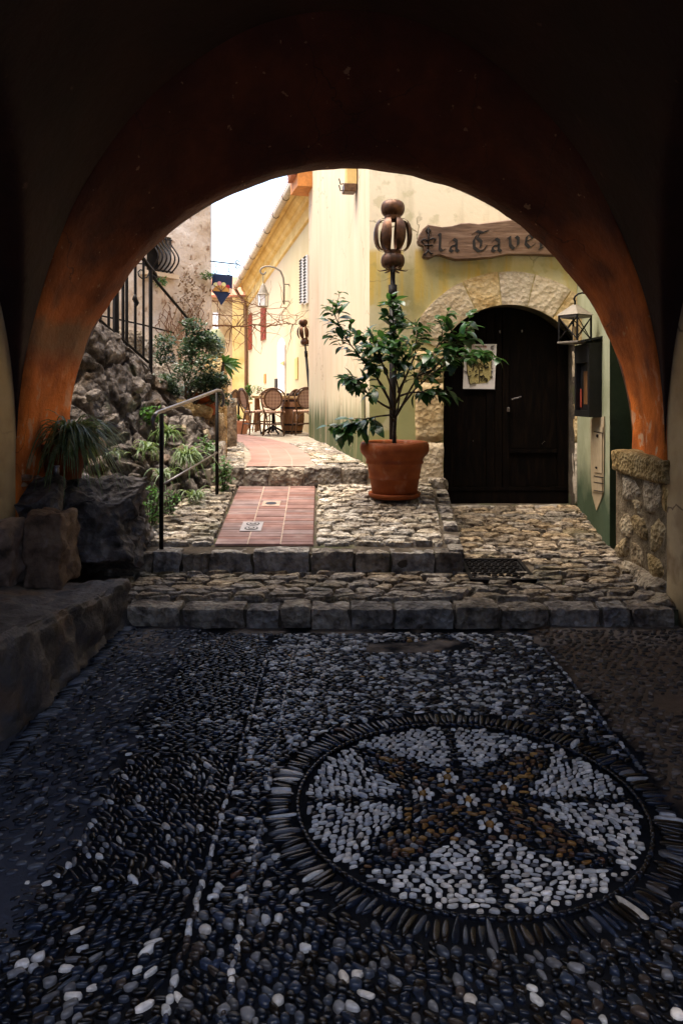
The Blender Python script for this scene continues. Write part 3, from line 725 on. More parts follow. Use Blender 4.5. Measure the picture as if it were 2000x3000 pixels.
for r in range(NR):
    ya = y0 + (y1 - y0) * r / NR; yb = y0 + (y1 - y0) * (r + 1) / NR
    for c in range(3):
        xa = lambda y: txl(y) + (txr(y) - txl(y)) * c / 3; xb = lambda y: txl(y) + (txr(y) - txl(y)) * (c + 1) / 3
        g = .0045; h = .010 + U(-.0025, .0025); ga = .0035
        q = [(xa(ya) + g, ya + ga), (xb(ya) - g, ya + ga), (xb(yb) - g, yb - ga), (xa(yb) + g, yb - ga)]
        cxm = (q[0][0] + q[1][0]) / 2; cym = (ya + yb) / 2
        if (c == 1 and 7.22 < cym < 7.40) or (c <= 1 and 6.50 < cym < 6.76 and -.90 < cxm < -.65 and False): pass
        mb = MB(); vv = [(p[0], p[1], zland(0, p[1]) - .01) for p in q] + [(p[0], p[1], zland(0, p[1]) + h - .003) for p in q]
        s_ = .003; vv += [(p[0] + (cxm - p[0]) * .02, p[1] + (cym - p[1]) * .09, zland(0, p[1]) + h) for p in q]
        ff = [(8, 9, 10, 11)]
        for i in range(4):
            j = (i + 1) % 4; ff += [(i, j, 4 + j, 4 + i), (4 + i, 4 + j, 8 + j, 8 + i)]
        mb.add(vv, ff); mk('tile', mb, M['tile'], landing, center=True)
def plate(name, x0, x1, y0_, y1_, m, parent, lift):
    mb = MB(); zz = [zland(0, y0_) + lift, zland(0, y1_) + lift]
    mb.prism([(x0, y0_, zz[0]), (x1, y0_, zz[0]), (x1, y1_, zz[1]), (x0, y1_, zz[1])], (0, 0, -.02)); return mk(name, mb, M[m], parent, center=True)
M['cover'] = plain('drain_cover', (.30, .27, .25), rough=.5, metal=.3)
c1 = tag(plate('drain_cover', -.775, -.60, 7.22, 7.40, 'grout', None, .016), 'small square drain with a dark slot in the terracotta strip', 'drain')
mb = MB(); mb.prism([(-.69 + .055 * math.cos(a), 7.31 + .045 * math.sin(a), zland(0, 7.31) + .0185 + .045 * math.sin(a) * .1366) for a in np.linspace(0, 2 * math.pi, 17)[:-1]], (0, 0, -.006)); mk('slot', mb, M['black'], c1)
c2 = tag(plate('valve_cover', -.885, -.70, 6.46, 6.72, 'cover', None, .016), 'grey plate with two small round valve lids in the terracotta strip', 'drain')
for yy in (6.53, 6.655):
    for r_, h_, mm in ((.06, .002, 'iron'), (.048, .004, 'cover'), (.03, .006, 'iron'), (.02, .008, 'cover')):
        mb = MB(); mb.prism([(-.79 + r_ * math.cos(a), yy + r_ * .85 * math.sin(a), zland(0, yy) + .016 + h_ + r_ * .85 * math.sin(a) * .1366) for a in np.linspace(0, 2 * math.pi, 21)[:-1]], (0, 0, -.001)); mk('lid_ring', mb, M[mm], c2)
# drain grate in the terrace
g = empty('drain_grate', (1.25, 6.0, zlow(0, 6.0))); tag(g, 'black ribbed iron drain grate beside the landing', 'drain grate')
def zg(y): return zlow(0, y) + .034
x0, x1, ya, yb = .99, 1.50, 5.72, 6.27
mb = MB()
for (a, b_, c, d) in ((x0, x1, ya, ya + .03), (x0, x1, yb - .03, yb), (x0, x0 + .03, ya, yb), (x1 - .03, x1, ya, yb)):
    mb.prism([(a, c, zg(c)), (b_, c, zg(c)), (b_, d, zg(d)), (a, d, zg(d))], (0, 0, -.03))
mk('frame', mb, M['iron'], g)
mb = MB(); mb.prism([(x0, ya, zg(ya) - .018), (x1, ya, zg(ya) - .018), (x1, yb, zg(yb) - .018), (x0, yb, zg(yb) - .018)], (0, 0, -.01)); mk('plate', mb, M['black'], g)
for k in range(11):
    yy = ya + .045 + k * .0445
    for s in range(8):
        xx = x0 + .05 + s * .054 + (k % 2) * .012
        mb = MB(); mb.box((xx, yy, zg(yy) - .010), (.038, .02, .014), rz=.35, bev=.004); mk('rib', mb, M['iron'], g)
# upper lane
mb = MB(); rows = []
for y in list(np.linspace(Y3 + .02, 12, 22)) + [14, 17, 20, 26, 32]:
    rows.append([(x, y, ZUP - .012 + .006 * nz((x * 3, y * 3, 8))) for x in np.linspace(-9, 2.5 if y > 8.7 else .6, 40)])
mb.grid(rows); f0 = rows[0]; mb.grid([f0, [(p[0], p[1], p[2] - .4) for p in f0]])
M['lane'] = mat('lane_paving', [(.20, .16, .11), (.36, .30, .22), (.48, .42, .33)], scale=7, rough=.7, bump=.8, bscale=12, bdist=.03, stretch=(1, 2, 1))
lane = structure(mk('upper_lane', mb, M['lane'], smooth=True)); lane['label'] = 'upper lane with pale cobbles and a pink paved strip'
kerb_row(lane, [(-1.42, Y3, 0), (.30, Y3, 0)], .20, .22, lambda x, y: ZUP + .006, .24, .42, 80)
SC = [(Y3 + .2, -1.06, -.285), (9.2, -1.12, -.36), (10.7, -1.32, -.54), (12.2, -1.62, -.86), (13.3, -2.0, -1.25), (14.6, -2.9, -1.75), (16.2, -4.3, -2.8)]
def strip_x(y, k):
    for i in range(len(SC) - 1):
        if SC[i][0] <= y <= SC[i + 1][0]:
            t = (y - SC[i][0]) / (SC[i + 1][0] - SC[i][0]); return SC[i][k] + (SC[i + 1][k] - SC[i][k]) * t
    return SC[0][k] if y < SC[0][0] else SC[-1][k]
for c in range(3):
    rows = []
    for y in np.linspace(Y3 + .21, 15.6, 30):
        a, b_ = strip_x(y, 1), strip_x(y, 2); w = (b_ - a) / 3
        rows.append([(a + w * c + .008, y, ZUP + .006), (a + w * (c + 1) - .008, y, ZUP + .006)])
    mb = MB(); mb.grid(rows); mk('paved_strip', mb, M['streettile'], lane)
rows = []
for y in np.linspace(Y3 + .205, 15.62, 30): rows.append([(strip_x(y, 1), y, ZUP + .001), (strip_x(y, 2), y, ZUP + .001)])
mb = MB(); mb.grid(rows); mk('strip_grout', mb, M['grout'], lane)
def zup(x, y): return ZUP
pave(lane, [(-.27, Y3 + .2), (.30, Y3 + .2), (-.28, 12.2), (-.86, 12.2)], .17, .11, zup, .016, gap=.011, skip=lambda x, y: x < strip_x(y, 2) + .03)
pave(lane, [(-1.75, Y3 + .2), (-1.06, Y3 + .2), (-1.6, 12.2), (-2.4, 12.2)], .17, .11, zup, .016, gap=.011, skip=lambda x, y: x > strip_x(y, 1) - .03)
g = empty('slot_drain', (-.02, 8.35, ZUP)); tag(g, 'narrow slotted drain grate at the foot of the cream wall', 'drain grate')
mb = MB(); mb.box((.01, 8.45, ZUP + .022), (.36, .2, .012)); mk('plate', mb, M['black'], g)
for k in range(12):
    mb = MB(); mb.box((-.155 + k * .03, 8.45, ZUP + .03), (.014, .19, .012), rz=-.5); mk('bar', mb, M['gutter'], g)

# ------------------------------------------------------------------ vaulted passage
VA, VS, VR = 2.33, 1.12, 3.25            # half width, springing height, rise of the long barrel
YN, YF = 5.35, 6.35                      # near and far face of the end arch
def b1(x): return VS + VR * math.sqrt(max(0, 1 - (x / VA) ** 2)) 
def b2(y):
    yc = 2.75 if y > .15 else -2.45
    return VS + 2.35 * math.sqrt(max(0, 1 - ((y - yc) / 2.6) ** 2)) ** .9
pas = empty('vaulted_passage', (0, YN, 0)); tag(pas, 'dark vaulted passage building with a terracotta painted end arch', 'building')
ts = np.linspace(-math.pi / 2, math.pi / 2, 121)
ys = sorted(set([round(.15 - 2.6 * (1 - math.sin(a)) , 4) for a in np.linspace(-math.pi / 2, math.pi / 2, 33)] + [round(2.75 + 2.6 * math.sin(a), 4) for a in np.linspace(-math.pi / 2, math.pi / 2, 81)]))
ys = [y for y in ys if y >= .15]
rows = []
for y in ys:
    r = []
    for t in ts:
        x = VA * math.sin(t); z = max(b1(x), b2(y)); w = .018 * nz((x * 1.5, y * 1.5, z * 1.5))
        r.append((x * (1 + w * .3), y, z + w))
    rows.append(r)
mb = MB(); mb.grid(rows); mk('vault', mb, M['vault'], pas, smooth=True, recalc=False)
for s in (-1, 1):
    rows = []
    for k in range(25):
        rows.append([(s * (VA + .004 + .012 * nz((y * 1.2, k * .1, s))), y, -.15 + (b2(y) + .17) * k / 24) for y in ys])
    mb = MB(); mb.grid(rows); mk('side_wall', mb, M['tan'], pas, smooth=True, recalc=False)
rows = [[], []]
for i in range(61):
    t = math.pi * i / 60; x, z = VA * math.cos(t), VS + VR * math.sin(t); d = Vector((x, z - 1.0)).normalized()
    k = min((7 / abs(d.x)) if abs(d.x) > 1e-6 else 99, (4.6 / d.y) if d.y > 1e-6 else 99); rows[0].append((x, .14, z)); rows[1].append((d.x * k, .14, 1.0 + d.y * k))
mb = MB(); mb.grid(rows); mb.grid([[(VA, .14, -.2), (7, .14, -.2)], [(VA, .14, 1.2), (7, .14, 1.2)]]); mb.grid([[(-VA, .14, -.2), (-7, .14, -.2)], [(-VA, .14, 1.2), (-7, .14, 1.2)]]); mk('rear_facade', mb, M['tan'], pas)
# end arch: far edge circle, near edge the vault outline
AX, AZ, AR = .07, 1.13, 2.40
def far_pt(u):          # u from 0 (right foot) to 1 (left foot)
    lo = .10; 
    if u < lo: return (AX + AR, AZ - (1 - u / lo) * .06)
    if u > 1 - lo: return (AX - AR, AZ - (1 - (1 - u) / lo) * 1.35)
    a = math.pi * (u - lo) / (1 - 2 * lo); return (AX + AR * math.cos(a), AZ + AR * math.sin(a))
def near_pt(u):
    lo = .10
    if u < lo: return (VA, VS - (1 - u / lo) * .06)
    if u > 1 - lo: return (-VA, VS - (1 - (1 - u) / lo) * 1.35)
    a = math.pi * (u - lo) / (1 - 2 * lo); return (VA * math.cos(a), VS + VR * math.sin(a))
rows = []
for d in (0, .03, .12, .22, .27, .33, .45, .6, .8, 1.0):          # 0 = far edge
    r = []
    for i in range(141):
        u = i / 140; f_, n_ = far_pt(u), near_pt(u)
        k = 0 if d < .25 else (d - .25) / .75
        k = k ** .85
        x = f_[0] + (n_[0] - f_[0]) * k; z = f_[1] + (n_[1] - f_[1]) * k; y = YF - (YF - YN) * d
        if d == 0: # rounded arris
            cx, cz = AX, AZ; x += (x - cx) * .008; z += (z - cz) * .008 if z > AZ else 0
        lump = .028 * nz((x * 2.1, y * 2.1, z * 2.1)) + .012 * nz((x * 7, y * 7, z * 7))
        rr = math.hypot(x - AX, max(0, z - AZ)) or 1
        r.append((x + (x - AX) / rr * lump, y, z + max(0, z - AZ) / rr * lump))
    rows.append(r)
rows.append([(AX + (p[0] - AX) * 1.04, YN - .03, p[2] + max(0, p[2] - VS) * .04) for p in rows[-1]])
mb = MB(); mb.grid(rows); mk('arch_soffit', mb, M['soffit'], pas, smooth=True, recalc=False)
# outer facade with the arch cut out, and the body of the building over the vault
rows = [[], []]
for i in range(141):
    u = i / 140; f_ = far_pt(u); d = Vector((f_[0] - AX, f_[1] - 0.4)).normalized()
    k = min((7 / abs(d.x)) if abs(d.x) > 1e-6 else 99, (5.2 / d.y) if d.y > 1e-6 else 99)
    k = min(k, 40); ox, oz = AX + d.x * k, .4 + d.y * k
    rows[0].append((f_[0] * 1.004, YF + .001, f_[1] + .01)); rows[1].append((ox, YF + .001, max(oz, -.3)))
mb = MB(); mb.grid(rows); mk('outer_facade', mb, M['cream'], pas)
mb = MB()
mb.add([(-7, YF, 5.6), (7, YF, 5.6), (7, .14, 5.6), (-7, .14, 5.6), (-7, YF, -.3), (7, YF, -.3), (7, .14, -.3), (-7, .14, -.3)], [(0, 1, 2, 3), (1, 2, 6, 5), (3, 0, 4, 7)])
mk('outer_shell', mb, M['cream'], pas)
rh = empty('added_light_court', (0, -3.6, 0)); tag(rh, 'unseen walls added behind the camera to shape and cool the floor light', 'house')  # unseen court walls, added to shape the light on the near floor
mb = MB(); mb.grid([[(x, -3.4, z) for x in (-3.2, 0, 3.2)] for z in (-.3, 3, 5.5)])
for s in (-1, 1): mb.grid([[(s * 2.6, y, z) for y in (.13, -3.4)] for z in (-.3, 6.2)])
M['bluebounce'] = plain('blue_bounce_wall', (.32, .44, .68), rough=.9, var=.1)  # blue so that light bounced onto the floor turns cool
mk('wall', mb, M['bluebounce'], rh)  # unseen wall of the added light court
# stone pier under the right foot of the arch
pier = mk('stone_pier', MB().box((2.50, 5.86, .55), (.30, 1.04, 1.06)), M['piermortar'], pas)
def pstone(y, z, w, h, seed, out=.0, x=2.375, d=.12, m='tanrock'):
    mk('stone', rock((x - out, y, z), (d, w * 1.12, h * 1.12), seed, sub=3, amp=.35, box=.95, cutn=16), M[m], pier, smooth=True, center=True)
mk('stone', block((2.42, 5.83, 1.055), (.26, 1.06, .19), 5, n=9, rnd=.35, amp=.02, fr=9), M['tanrock'], pier, smooth=True, center=True)
for a in ((6.08, .83, .40, .27, 1), (5.66, .83, .42, .30, 2), (6.18, .54, .34, .25, 3), (5.84, .56, .30, .27, 4), (5.53, .57, .30, .26, 5), (6.2, .33, .26, .20, 6), (5.93, .31, .28, .23, 7), (5.58, .30, .40, .27, 8), (5.37, .86, .14, .2, 9), (5.88, .71, .2, .12, 10)):
    pstone(*a)
mk('stone', rock((2.38, 5.75, .16), (.30, 1.15, .30), 12, sub=4, amp=.2, box=.6), M['tanrock'], pier, smooth=True, center=True)
mk('stone', rock((2.33, 5.52, .10), (.30, .70, .20), 13, sub=4, amp=.2, box=.3), M['tanrock'], pier, smooth=True, center=True)

# ------------------------------------------------------------------ bench, blocks, boulder at the left
mb = MB(); rows = []
for k in range(150):
    y = 1.2 + (5.16 - 1.2) * k / 149; zt = .312 + (5.16 - y) * .10; r = []
    prof = [(-1.455, -.05), (-1.46, .08), (-1.475, .18), (-1.485, .88), (-1.50, .965), (-1.53, 1.0), (-1.62, 1.0), (-1.75, 1.0), (-1.9, 1.0), (-2.05, 1.0), (-2.2, 1.0), (-2.36, 1.0)]
    pr = []
    for i in range(len(prof) - 1):
        for s in range(6):
            t = s / 6; pr.append((prof[i][0] + (prof[i + 1][0] - prof[i][0]) * t, prof[i][1] + (prof[i + 1][1] - prof[i][1]) * t))
    pr.append(prof[-1])
    for (x, q) in pr:
        x2 = x - (5.16 - y) * .045; l = .06 * fbm((x * 2.4, y * 2.4, q * 1.6), 4) + .022 * fbm((x * 9, y * 9, q * 5), 4)
        r.append((x2 + (l if x > -1.52 else 0), y, q * zt + (l * .7 if q > .9 else 0)))
    rows.append(r)
mb.grid(rows); e = rows[-1]; ce = (-1.9, 5.17, .1)
mb.v.append(ce); n_ = len(mb.v) - 1; base = (len(rows) - 1) * len(e)
mb.f += [(base + i, base + i + 1, n_) for i in range(len(e) - 1)]
bench = mk('stone_bench', mb, M['bench'], smooth=True); tag(bench, 'long low rendered stone bench along the wall of the passage', 'bench')
tag(mk('stone_block', block((-2.28, 5.02, .535), (.26, .42, .44), 21, n=20, rnd=.14, amp=.05, fr=6), M['brownrock'], smooth=True, center=True), 'brown squared stone block on the bench touching the passage wall', 'stone')
tag(mk('stone_block', block((-2.005, 5.16, .555), (.25, .36, .50), 22, n=20, rnd=.14, amp=.05, fr=6), M['brownrock'], smooth=True, center=True), 'brown squared stone block between another block and the boulder', 'stone')
tag(mk('boulder', rock((-2.14, 6.05, .50), (1.08, .95, 1.02), 31, sub=6, amp=.42, fr=1.9, box=.6, cutn=9), M['darkrock'], smooth=True, center=True), 'big dark boulder beside the steps under the arch', 'boulder')
tag(mk('rock', rock((-2.28, 5.55, .78), (.42, .45, .42), 32, sub=4, amp=.3, box=.6), M['darkrock'], smooth=True, center=True), 'dark rock wedged between the boulder and the tan wall', 'rock')
for k, (px, py, s, lab) in enumerate(((78, 1398, .10, 'larger round pebble lying on the boulder by the tan wall'), (110, 1397, .06, 'dark round pebble between the large pebble and the plant pot'), (62, 1420, .09, 'flat pebble lying below the larger round pebble'), (40, 1412, .07, 'small grey pebble at the foot of the tan wall'))):
    p = P(px, py, 5.45); tag(mk('loose_pebble', rock((p.x, p.y, p.z), (s, s * .7, s * .55), 40 + k, sub=2, amp=.1, box=.2), M['brownrock'], smooth=True, center=True), lab, 'pebble')
# ------------------------------------------------------------------ rock bank carrying the outdoor stairs
ctrl = [  # rows from bottom to top, columns from left (near) to right (far)
    [(-150, 1750, 6.5), (180, 1690, 6.45), (400, 1620, 6.42), (480, 1545, 6.85), (560, 1490, 7.35), (620, 1450, 7.9), (655, 1410, 8.4)],
    [(-150, 1500, 6.7), (180, 1450, 6.65), (380, 1440, 6.75), (455, 1410, 7.2), (525, 1370, 7.7), (590, 1330, 8.2), (640, 1310, 8.7)],
    [(-150, 1300, 6.9), (180, 1300, 6.85), (330, 1320, 7.0), (415, 1320, 7.5), (480, 1260, 8.0), (560, 1235, 8.4), (605, 1220, 8.9)],
    [(-150, 1100, 7.1), (190, 1120, 7.1), (310, 1140, 7.3), (400, 1170, 7.8), (470, 1190, 8.2), (545, 1196, 8.6), (600, 1205, 9.1)],
    [(-150, 800, 7.35), (180, 915, 7.35), (290, 945, 7.6), (370, 1010, 8.0), (440, 1078, 8.5), (500, 1170, 8.9), (590, 1195, 9.3)],
]
def cr(p0, p1, p2, p3, t):
    return .5 * ((2 * p1) + (p2 - p0) * t + (2 * p0 - 5 * p1 + 4 * p2 - p3) * t * t + (3 * p1 - p0 - 3 * p2 + p3) * t ** 3)
CP = [[P(*q) for q in r] for r in ctrl]
def spl(L, t):
    n = len(L) - 1; i = min(int(t * n), n - 1); f_ = t * n - i
    return cr(L[max(i - 1, 0)], L[i], L[i + 1], L[min(i + 2, n)], f_)
def bank(u, v): return spl([spl(r, u) for r in CP], v)
NU, NV = 200, 170; rows = []
for j in range(NV):
    r = []
    for i in range(NU):
        u, v = i / (NU - 1), j / (NV - 1); p = bank(u, v)
        nrm = Vector((.45, -.75, .45))
        w_ = p + Vector((nz(p * 3), nz(p * 3 + Vector((9, 0, 0))), nz(p * 3 + Vector((0, 9, 0))))) * .12
        l = .09 * fbm(p * 1.6, 3)
        for fq, am in ((2.4, 1.35), (6.5, .38)):
            q_ = w_ * fq; dd, pts_ = mnoise.voronoi(q_); c0 = Vector(pts_[0]); tl = Vector((nz(c0 * 5.3), nz(c0 * 4.1 + Vector((7, 0, 0))), nz(c0 * 3.7 + Vector((0, 7, 0)))))
            l += am * (.085 * nz(c0 * 6.7) + .13 * tl.dot(q_ - c0) / 1.6 - .07 * max(0, 1 - (dd[1] - dd[0]) / .16))
        l += .022 * fbm(p * 14, 4)
        if v > .985: l *= .2
        r.append(p + nrm * l)
    rows.append(r)
mb = MB(); mb.grid(rows)
top = rows[-1]; mb.grid([top, [Vector((p.x - .3, p.y + 1.6, p.z + .02)) for p in top], [Vector((p.x - .5, p.y + 4, p.z - .3)) for p in top]])
bankroot = mk('rock_bank', mb, M['rock'], smooth=True); tag(bankroot, 'rough grey rock bank rising under the iron stair railing', 'rock')
rr = random.Random(4)
for k in range(30):
    u, v = rr.uniform(.22, .95), rr.uniform(.30, .96)
    p = bank(u, v); s = rr.uniform(.09, .24)
    mm = 'tanrock' if (u > .66 and v < .8 and rr.random() < .8) else ('rock' if rr.random() < .75 else 'brownrock')
    mk('stone', rock((p.x + .02, p.y + .01, p.z), (s * rr.uniform(.8, 1.5), s * .8, s * rr.uniform(.6, 1.1)), 100 + k, sub=3, amp=.35, box=.6, rz=rr.uniform(-.5, .5), tilt=rr.uniform(-.5, .5)), M[mm], bankroot, smooth=True, center=True)
# stairs behind the bank
st = empty('outdoor_stairs', P(470, 1080, 9.0)); tag(st, 'stone stairs climbing behind the rock bank to the house', 'stairs')
for k in range(9):
    t = k / 8; p = P(560 - 42 * k, 1165 - 28 * k, 9.3 - .17 * k)
    mk('step', block((p.x - .1, p.y + .75, p.z - .35), (.42, 1.3, .7), 200 + k, n=5, rz=-.55, rnd=.12, amp=.01), M['kerb'], st, smooth=True, center=True)

# ------------------------------------------------------------------ pale stone house with the grille window (left)
HA, HB = Vector((-5.6, 8.18, 0)), Vector((-2.2, 12.6, 0))
def plane_hit(px, py, A, B, out=0.0):
    d = (B - A).normalized(); n_ = Vector((d.y, -d.x, 0))           # towards the lane side
    o_ = A + n_ * out
    ray = Vector(((px - 1000) / F, 1.0, -(py - HZ) / F)); c = Vector((0, 0, CAMZ))
    t = (o_ - c).dot(n_) / ray.dot(n_); return c + ray * t
def H(px, py, out=0.0): return plane_hit(px, py, HA, HB, out)
house = empty('stone_house', (-3.5, 11, ZUP)); tag(house, 'pale rough stone house with an iron grille window above the stairs', 'house')
hd = (HB - HA).normalized(); hn = Vector((hd.y, -hd.x, 0))
w0, w1 = H(428, 760), H(500, 760); wz0, wz1 = H(470, 800).z, H(470, 690).z
ta, tb = (w0 - HA).dot(hd), (w1 - HA).dot(hd)
TL = (HB - HA).length
xs = sorted(set(list(np.linspace(0, TL, 70)) + [ta, tb])); zs = sorted(set(list(np.linspace(0, 7.4, 90)) + [wz0, wz1]))
mb = MB(); idx = {}
def hv(i, k):
    if (i, k) not in idx:
        t, z = xs[i], zs[k]; p = HA + hd * t; l = .05 * fbm((t * 1.6, z * 1.6, 2), 4) + .012 * fbm((t * 7, z * 7, 2), 3)
        if i == len(xs) - 1: p = p + hd * (.035 * nz((z * 2, 1, 1)))
        idx[(i, k)] = len(mb.v); mb.v.append((p.x + hn.x * l, p.y + hn.y * l, z))
    return idx[(i, k)]
for i in range(len(xs) - 1):
    for k in range(len(zs) - 1):
        if xs[i] >= ta - 1e-6 and xs[i + 1] <= tb + 1e-6 and zs[k] >= wz0 - 1e-6 and zs[k + 1] <= wz1 + 1e-6: continue
        mb.f.append((hv(i, k), hv(i + 1, k), hv(i + 1, k + 1), hv(i, k + 1)))
mk('wall', mb, M['rubblewall'], house, smooth=True)
mb = MB(); e1 = HB + Vector((-2.5, 3.4, 0)); mb.add([(HB.x, HB.y, 0), (e1.x, e1.y, 0), (e1.x, e1.y, 7.4), (HB.x, HB.y, 7.4)], [(0, 1, 2, 3)])
e2 = HA + Vector((-3, 3, 0)); mb.add([(HA.x, HA.y, 7.4), (HB.x, HB.y, 7.4), (e1.x, e1.y, 7.4), (e2.x, e2.y, 7.4)], [(0, 1, 2, 3)]); mk('gable_wall', mb, M['rubblewall'], house)
# window reveal, sill and grille
def Hw(t, z, out): p = HA + hd * t + hn * out; return Vector((p.x, p.y, z))
dp = -.32
mb = MB(); q = [(ta, wz0), (tb, wz0), (tb, wz1), (ta, wz1)]
for i in range(4):
    a, b_ = q[i], q[(i + 1) % 4]; mb.add([Hw(a[0], a[1], .02), Hw(b_[0], b_[1], .02), Hw(b_[0], b_[1], dp), Hw(a[0], a[1], dp)], [(0, 1, 2, 3)])
win = mk('window', mb, M['rubblewall'], house)
mb = MB(); mb.add([Hw(a, z, dp + .01) for a, z in q], [(0, 1, 2, 3)]); mk('pane', mb, M['black'], win)
mb = MB(); mb.prism([Hw(ta - .1, wz0 - .07, 0), Hw(tb + .1, wz0 - .07, 0), Hw(tb + .1, wz0 - .003, 0), Hw(ta - .1, wz0 - .003, 0)], hn * .1); mk('sill', mb, M['cream'], win)
wc = (wz0 + wz1) / 2; wh = (wz1 - wz0)
gr = empty('window_grille', Hw((ta + tb) / 2, wz0, .1)); tag(gr, 'bellied black iron window grille on the pale stone house', 'grille')
for k in range(6):
    t = ta + (tb - ta) * (k + .5) / 6; path = []
    for s in range(13):
        f_ = s / 12; z = wz1 - .02 - wh * .96 * f_; bel = .04 + .30 * max(0, math.sin(math.pi * min(1, max(0, f_ - .12) / .88))) * (f_ ** .7)
        path.append(Hw(t, z, bel))
    mb = MB(); mb.tube(path, .013, 6); mk('bar', mb, M['iron'], gr, smooth=True)
mb = MB(); mb.tube([Hw(ta, wz1 - .05, .03), Hw(tb, wz1 - .05, .03)], .012, 6); mb.tube([Hw(ta, wz0 + .03, .06), Hw(tb, wz0 + .03, .06)], .012, 6); mk('cross_bar', mb, M['iron'], gr)
# dry creeper patches and green tufts on the stone wall
def leaf_cloud(n, centre, rad, size, seed, facing=None, shape=None):
    rr_ = random.Random(seed); mb = MB()
    for k in range(n):
        while True:
            q = Vector((rr_.uniform(-1, 1), rr_.uniform(-1, 1), rr_.uniform(-1, 1)))
            if q.length <= 1 and (shape is None or shape(q)): break
        c = centre + Vector((q.x * rad[0], q.y * rad[1], q.z * rad[2]))
        a = Vector((rr_.uniform(-1, 1), rr_.uniform(-1, 1), rr_.uniform(-.7, .5))).normalized()
        b_ = a.cross(Vector((rr_.uniform(-.4, .4), rr_.uniform(-.4, .4), 1))).normalized(); L_ = size * rr_.uniform(.6, 1.4); w = L_ * .24
        nn = a.cross(b_); 
        mb.add([c, c + a * L_ * .35 + b_ * w + nn * .1 * L_, c + a * L_ * .75 + b_ * w * .7 + nn * .06 * L_, c + a * L_, c + a * L_ * .75 - b_ * w * .7 + nn * .06 * L_, c + a * L_ * .35 - b_ * w + nn * .1 * L_, c + a * L_ * .5],
               [(0, 6, 1), (1, 6, 2), (2, 6, 3), (0, 5, 6), (5, 4, 6), (4, 3, 6)])
    return mb
cr_ = empty('dry_creeper', H(560, 1000)); tag(cr_, 'withered brown creeper clinging to the pale stone house', 'creeper')
mb = MB(); rr = random.Random(8)
for k in range(230):
    px, py = rr.gauss(560, 24), rr.gauss(865, 60)
    if not (470 < px < 616 and 760 < py < 1010): continue
    p = H(px, py, .08); s = rr.uniform(.02, .045)
    a = Vector((rr.uniform(-1, 1), rr.uniform(-1, 1), rr.uniform(-1, .3))).normalized(); b_ = a.orthogonal().normalized()
    mb.add([p, p + a * s + b_ * s * .5, p + a * s * 1.6, p + a * s - b_ * s * .5], [(0, 1, 2, 3)])
mk('leaves', mb, M['dryleaf'], cr_, recalc=False)
mb = MB()
for k in range(26):
    x, y = rr.uniform(465, 600), rr.uniform(960, 1000); path = []
    dx, dy = rr.uniform(-5, 5), -rr.uniform(12, 26)
    for s in range(7): path.append(H(x, y, .07)); x += dx + rr.uniform(-9, 9); y += dy * rr.uniform(.3, 1); x = min(612, x)
    mb.tube(path, .006, 4, cap=False)
mk('stem', mb, M['vine'], cr_)
for (px, py, lab) in ((608, 808, 'green tuft growing at the corner of the pale stone house beside the shield sign'), (472, 825, 'green tuft growing below the grille window')):
    t = empty('wall_tuft', H(px, py, .05)); tag(t, lab, 'plant')
    mk('foliage', leaf_cloud(90, H(px, py, .10), (.10, .08, .07), .06, px), M['herb'], t, recalc=False)
# cable along the wall
tag(mk('wall_cable', MB().tube([H(250, 915, .06), H(330, 932, .05), H(420, 952, .07), H(510, 975, .06)], .014, 6), M['iron'], smooth=True), 'dark cable sagging along the pale stone house', 'cable')
# hanging shield sign
sh = empty('shield_sign', P(650, 850, 12.6)); tag(sh, 'navy shield sign with a fan of coloured discs on a scroll bracket', 'sign')
SY = 12.55
def S(px, py, o_=0): return P(px, py, SY + o_)
poly = [(622, 801), (681, 807), (680, 845), (676, 858), (664, 872), (648, 895), (634, 868), (622, 855), (620, 840)]
mk('plate', MB().prism([S(*q) for q in poly], (0, .025, 0)), M['navy'], sh)
discs = [((625, 842), (.70, .58, .47)), ((632, 834), (.66, .60, .30)), ((643, 831), (.58, .25, .25)), ((655, 834), (.62, .56, .22)), ((667, 841), (.33, .015, .025)), ((673, 851), (.68, .47, .32))]
for (c, colr_) in discs:
    mm = plain('sign_enamel', colr_, var=.05, bump=0); p = S(*c, -.006)
    mk('disc', MB().prism([(p.x + .040 * math.cos(a), p.y, p.z + .040 * math.sin(a)) for a in np.linspace(0, 2 * math.pi, 17)[:-1]], (0, .005, 0)), mm, sh)
gold = plain('gold_enamel', (.50, .24, .05), var=.05, bump=0)
mk('fan', MB().prism([S(624, 852, -.012), S(670, 855, -.012), S(673, 848, -.012), S(664, 842, -.012), S(653, 837, -.012), S(643, 835, -.012), S(632, 838, -.012), S(626, 845, -.012)], (0, .006, 0)), gold, sh)
for e in ((632, 838), (640, 836), (650, 836), (660, 841)):
    mk('rib', MB().tube([S(648, 853, -.016), S(*e, -.016)], .004, 4), M['navy'], sh)
mk('arm', MB().tube([S(616, 765), S(650, 769), S(695, 774), S(704, 778)], .011, 6), M['iron'], sh)
for cx_, cy_, sg in ((694, 768, -1), (694, 781, 1)):
    mk('scroll', MB().tube([S(cx_ + 6 * (1 - k / 14 * .7) * math.cos(k * .42), cy_ + sg * (6 * (1 - k / 14 * .7) * math.sin(k * .42))) for k in range(15)], .007, 5), M['iron'], sh)
for x, y in ((631, 796), (670, 801)):
    mk('hook', MB().tube([S(x - 2, y - 26), S(x + 3, y - 20), S(x, y - 12), S(x, y - 6)], .006, 5), M['iron'], sh)
    mk('ring', MB().tube([S(x + 5 * math.cos(a), y + 5 * math.sin(a)) for a in np.linspace(0, 2 * math.pi, 13)], .006, 5), M['iron'], sh)
tag(mk('stay_wire', MB().tube([S(627, 690), S(627, 768)], .004, 4), M['iron']), 'thin stay wire holding the shield sign bracket', 'wire')

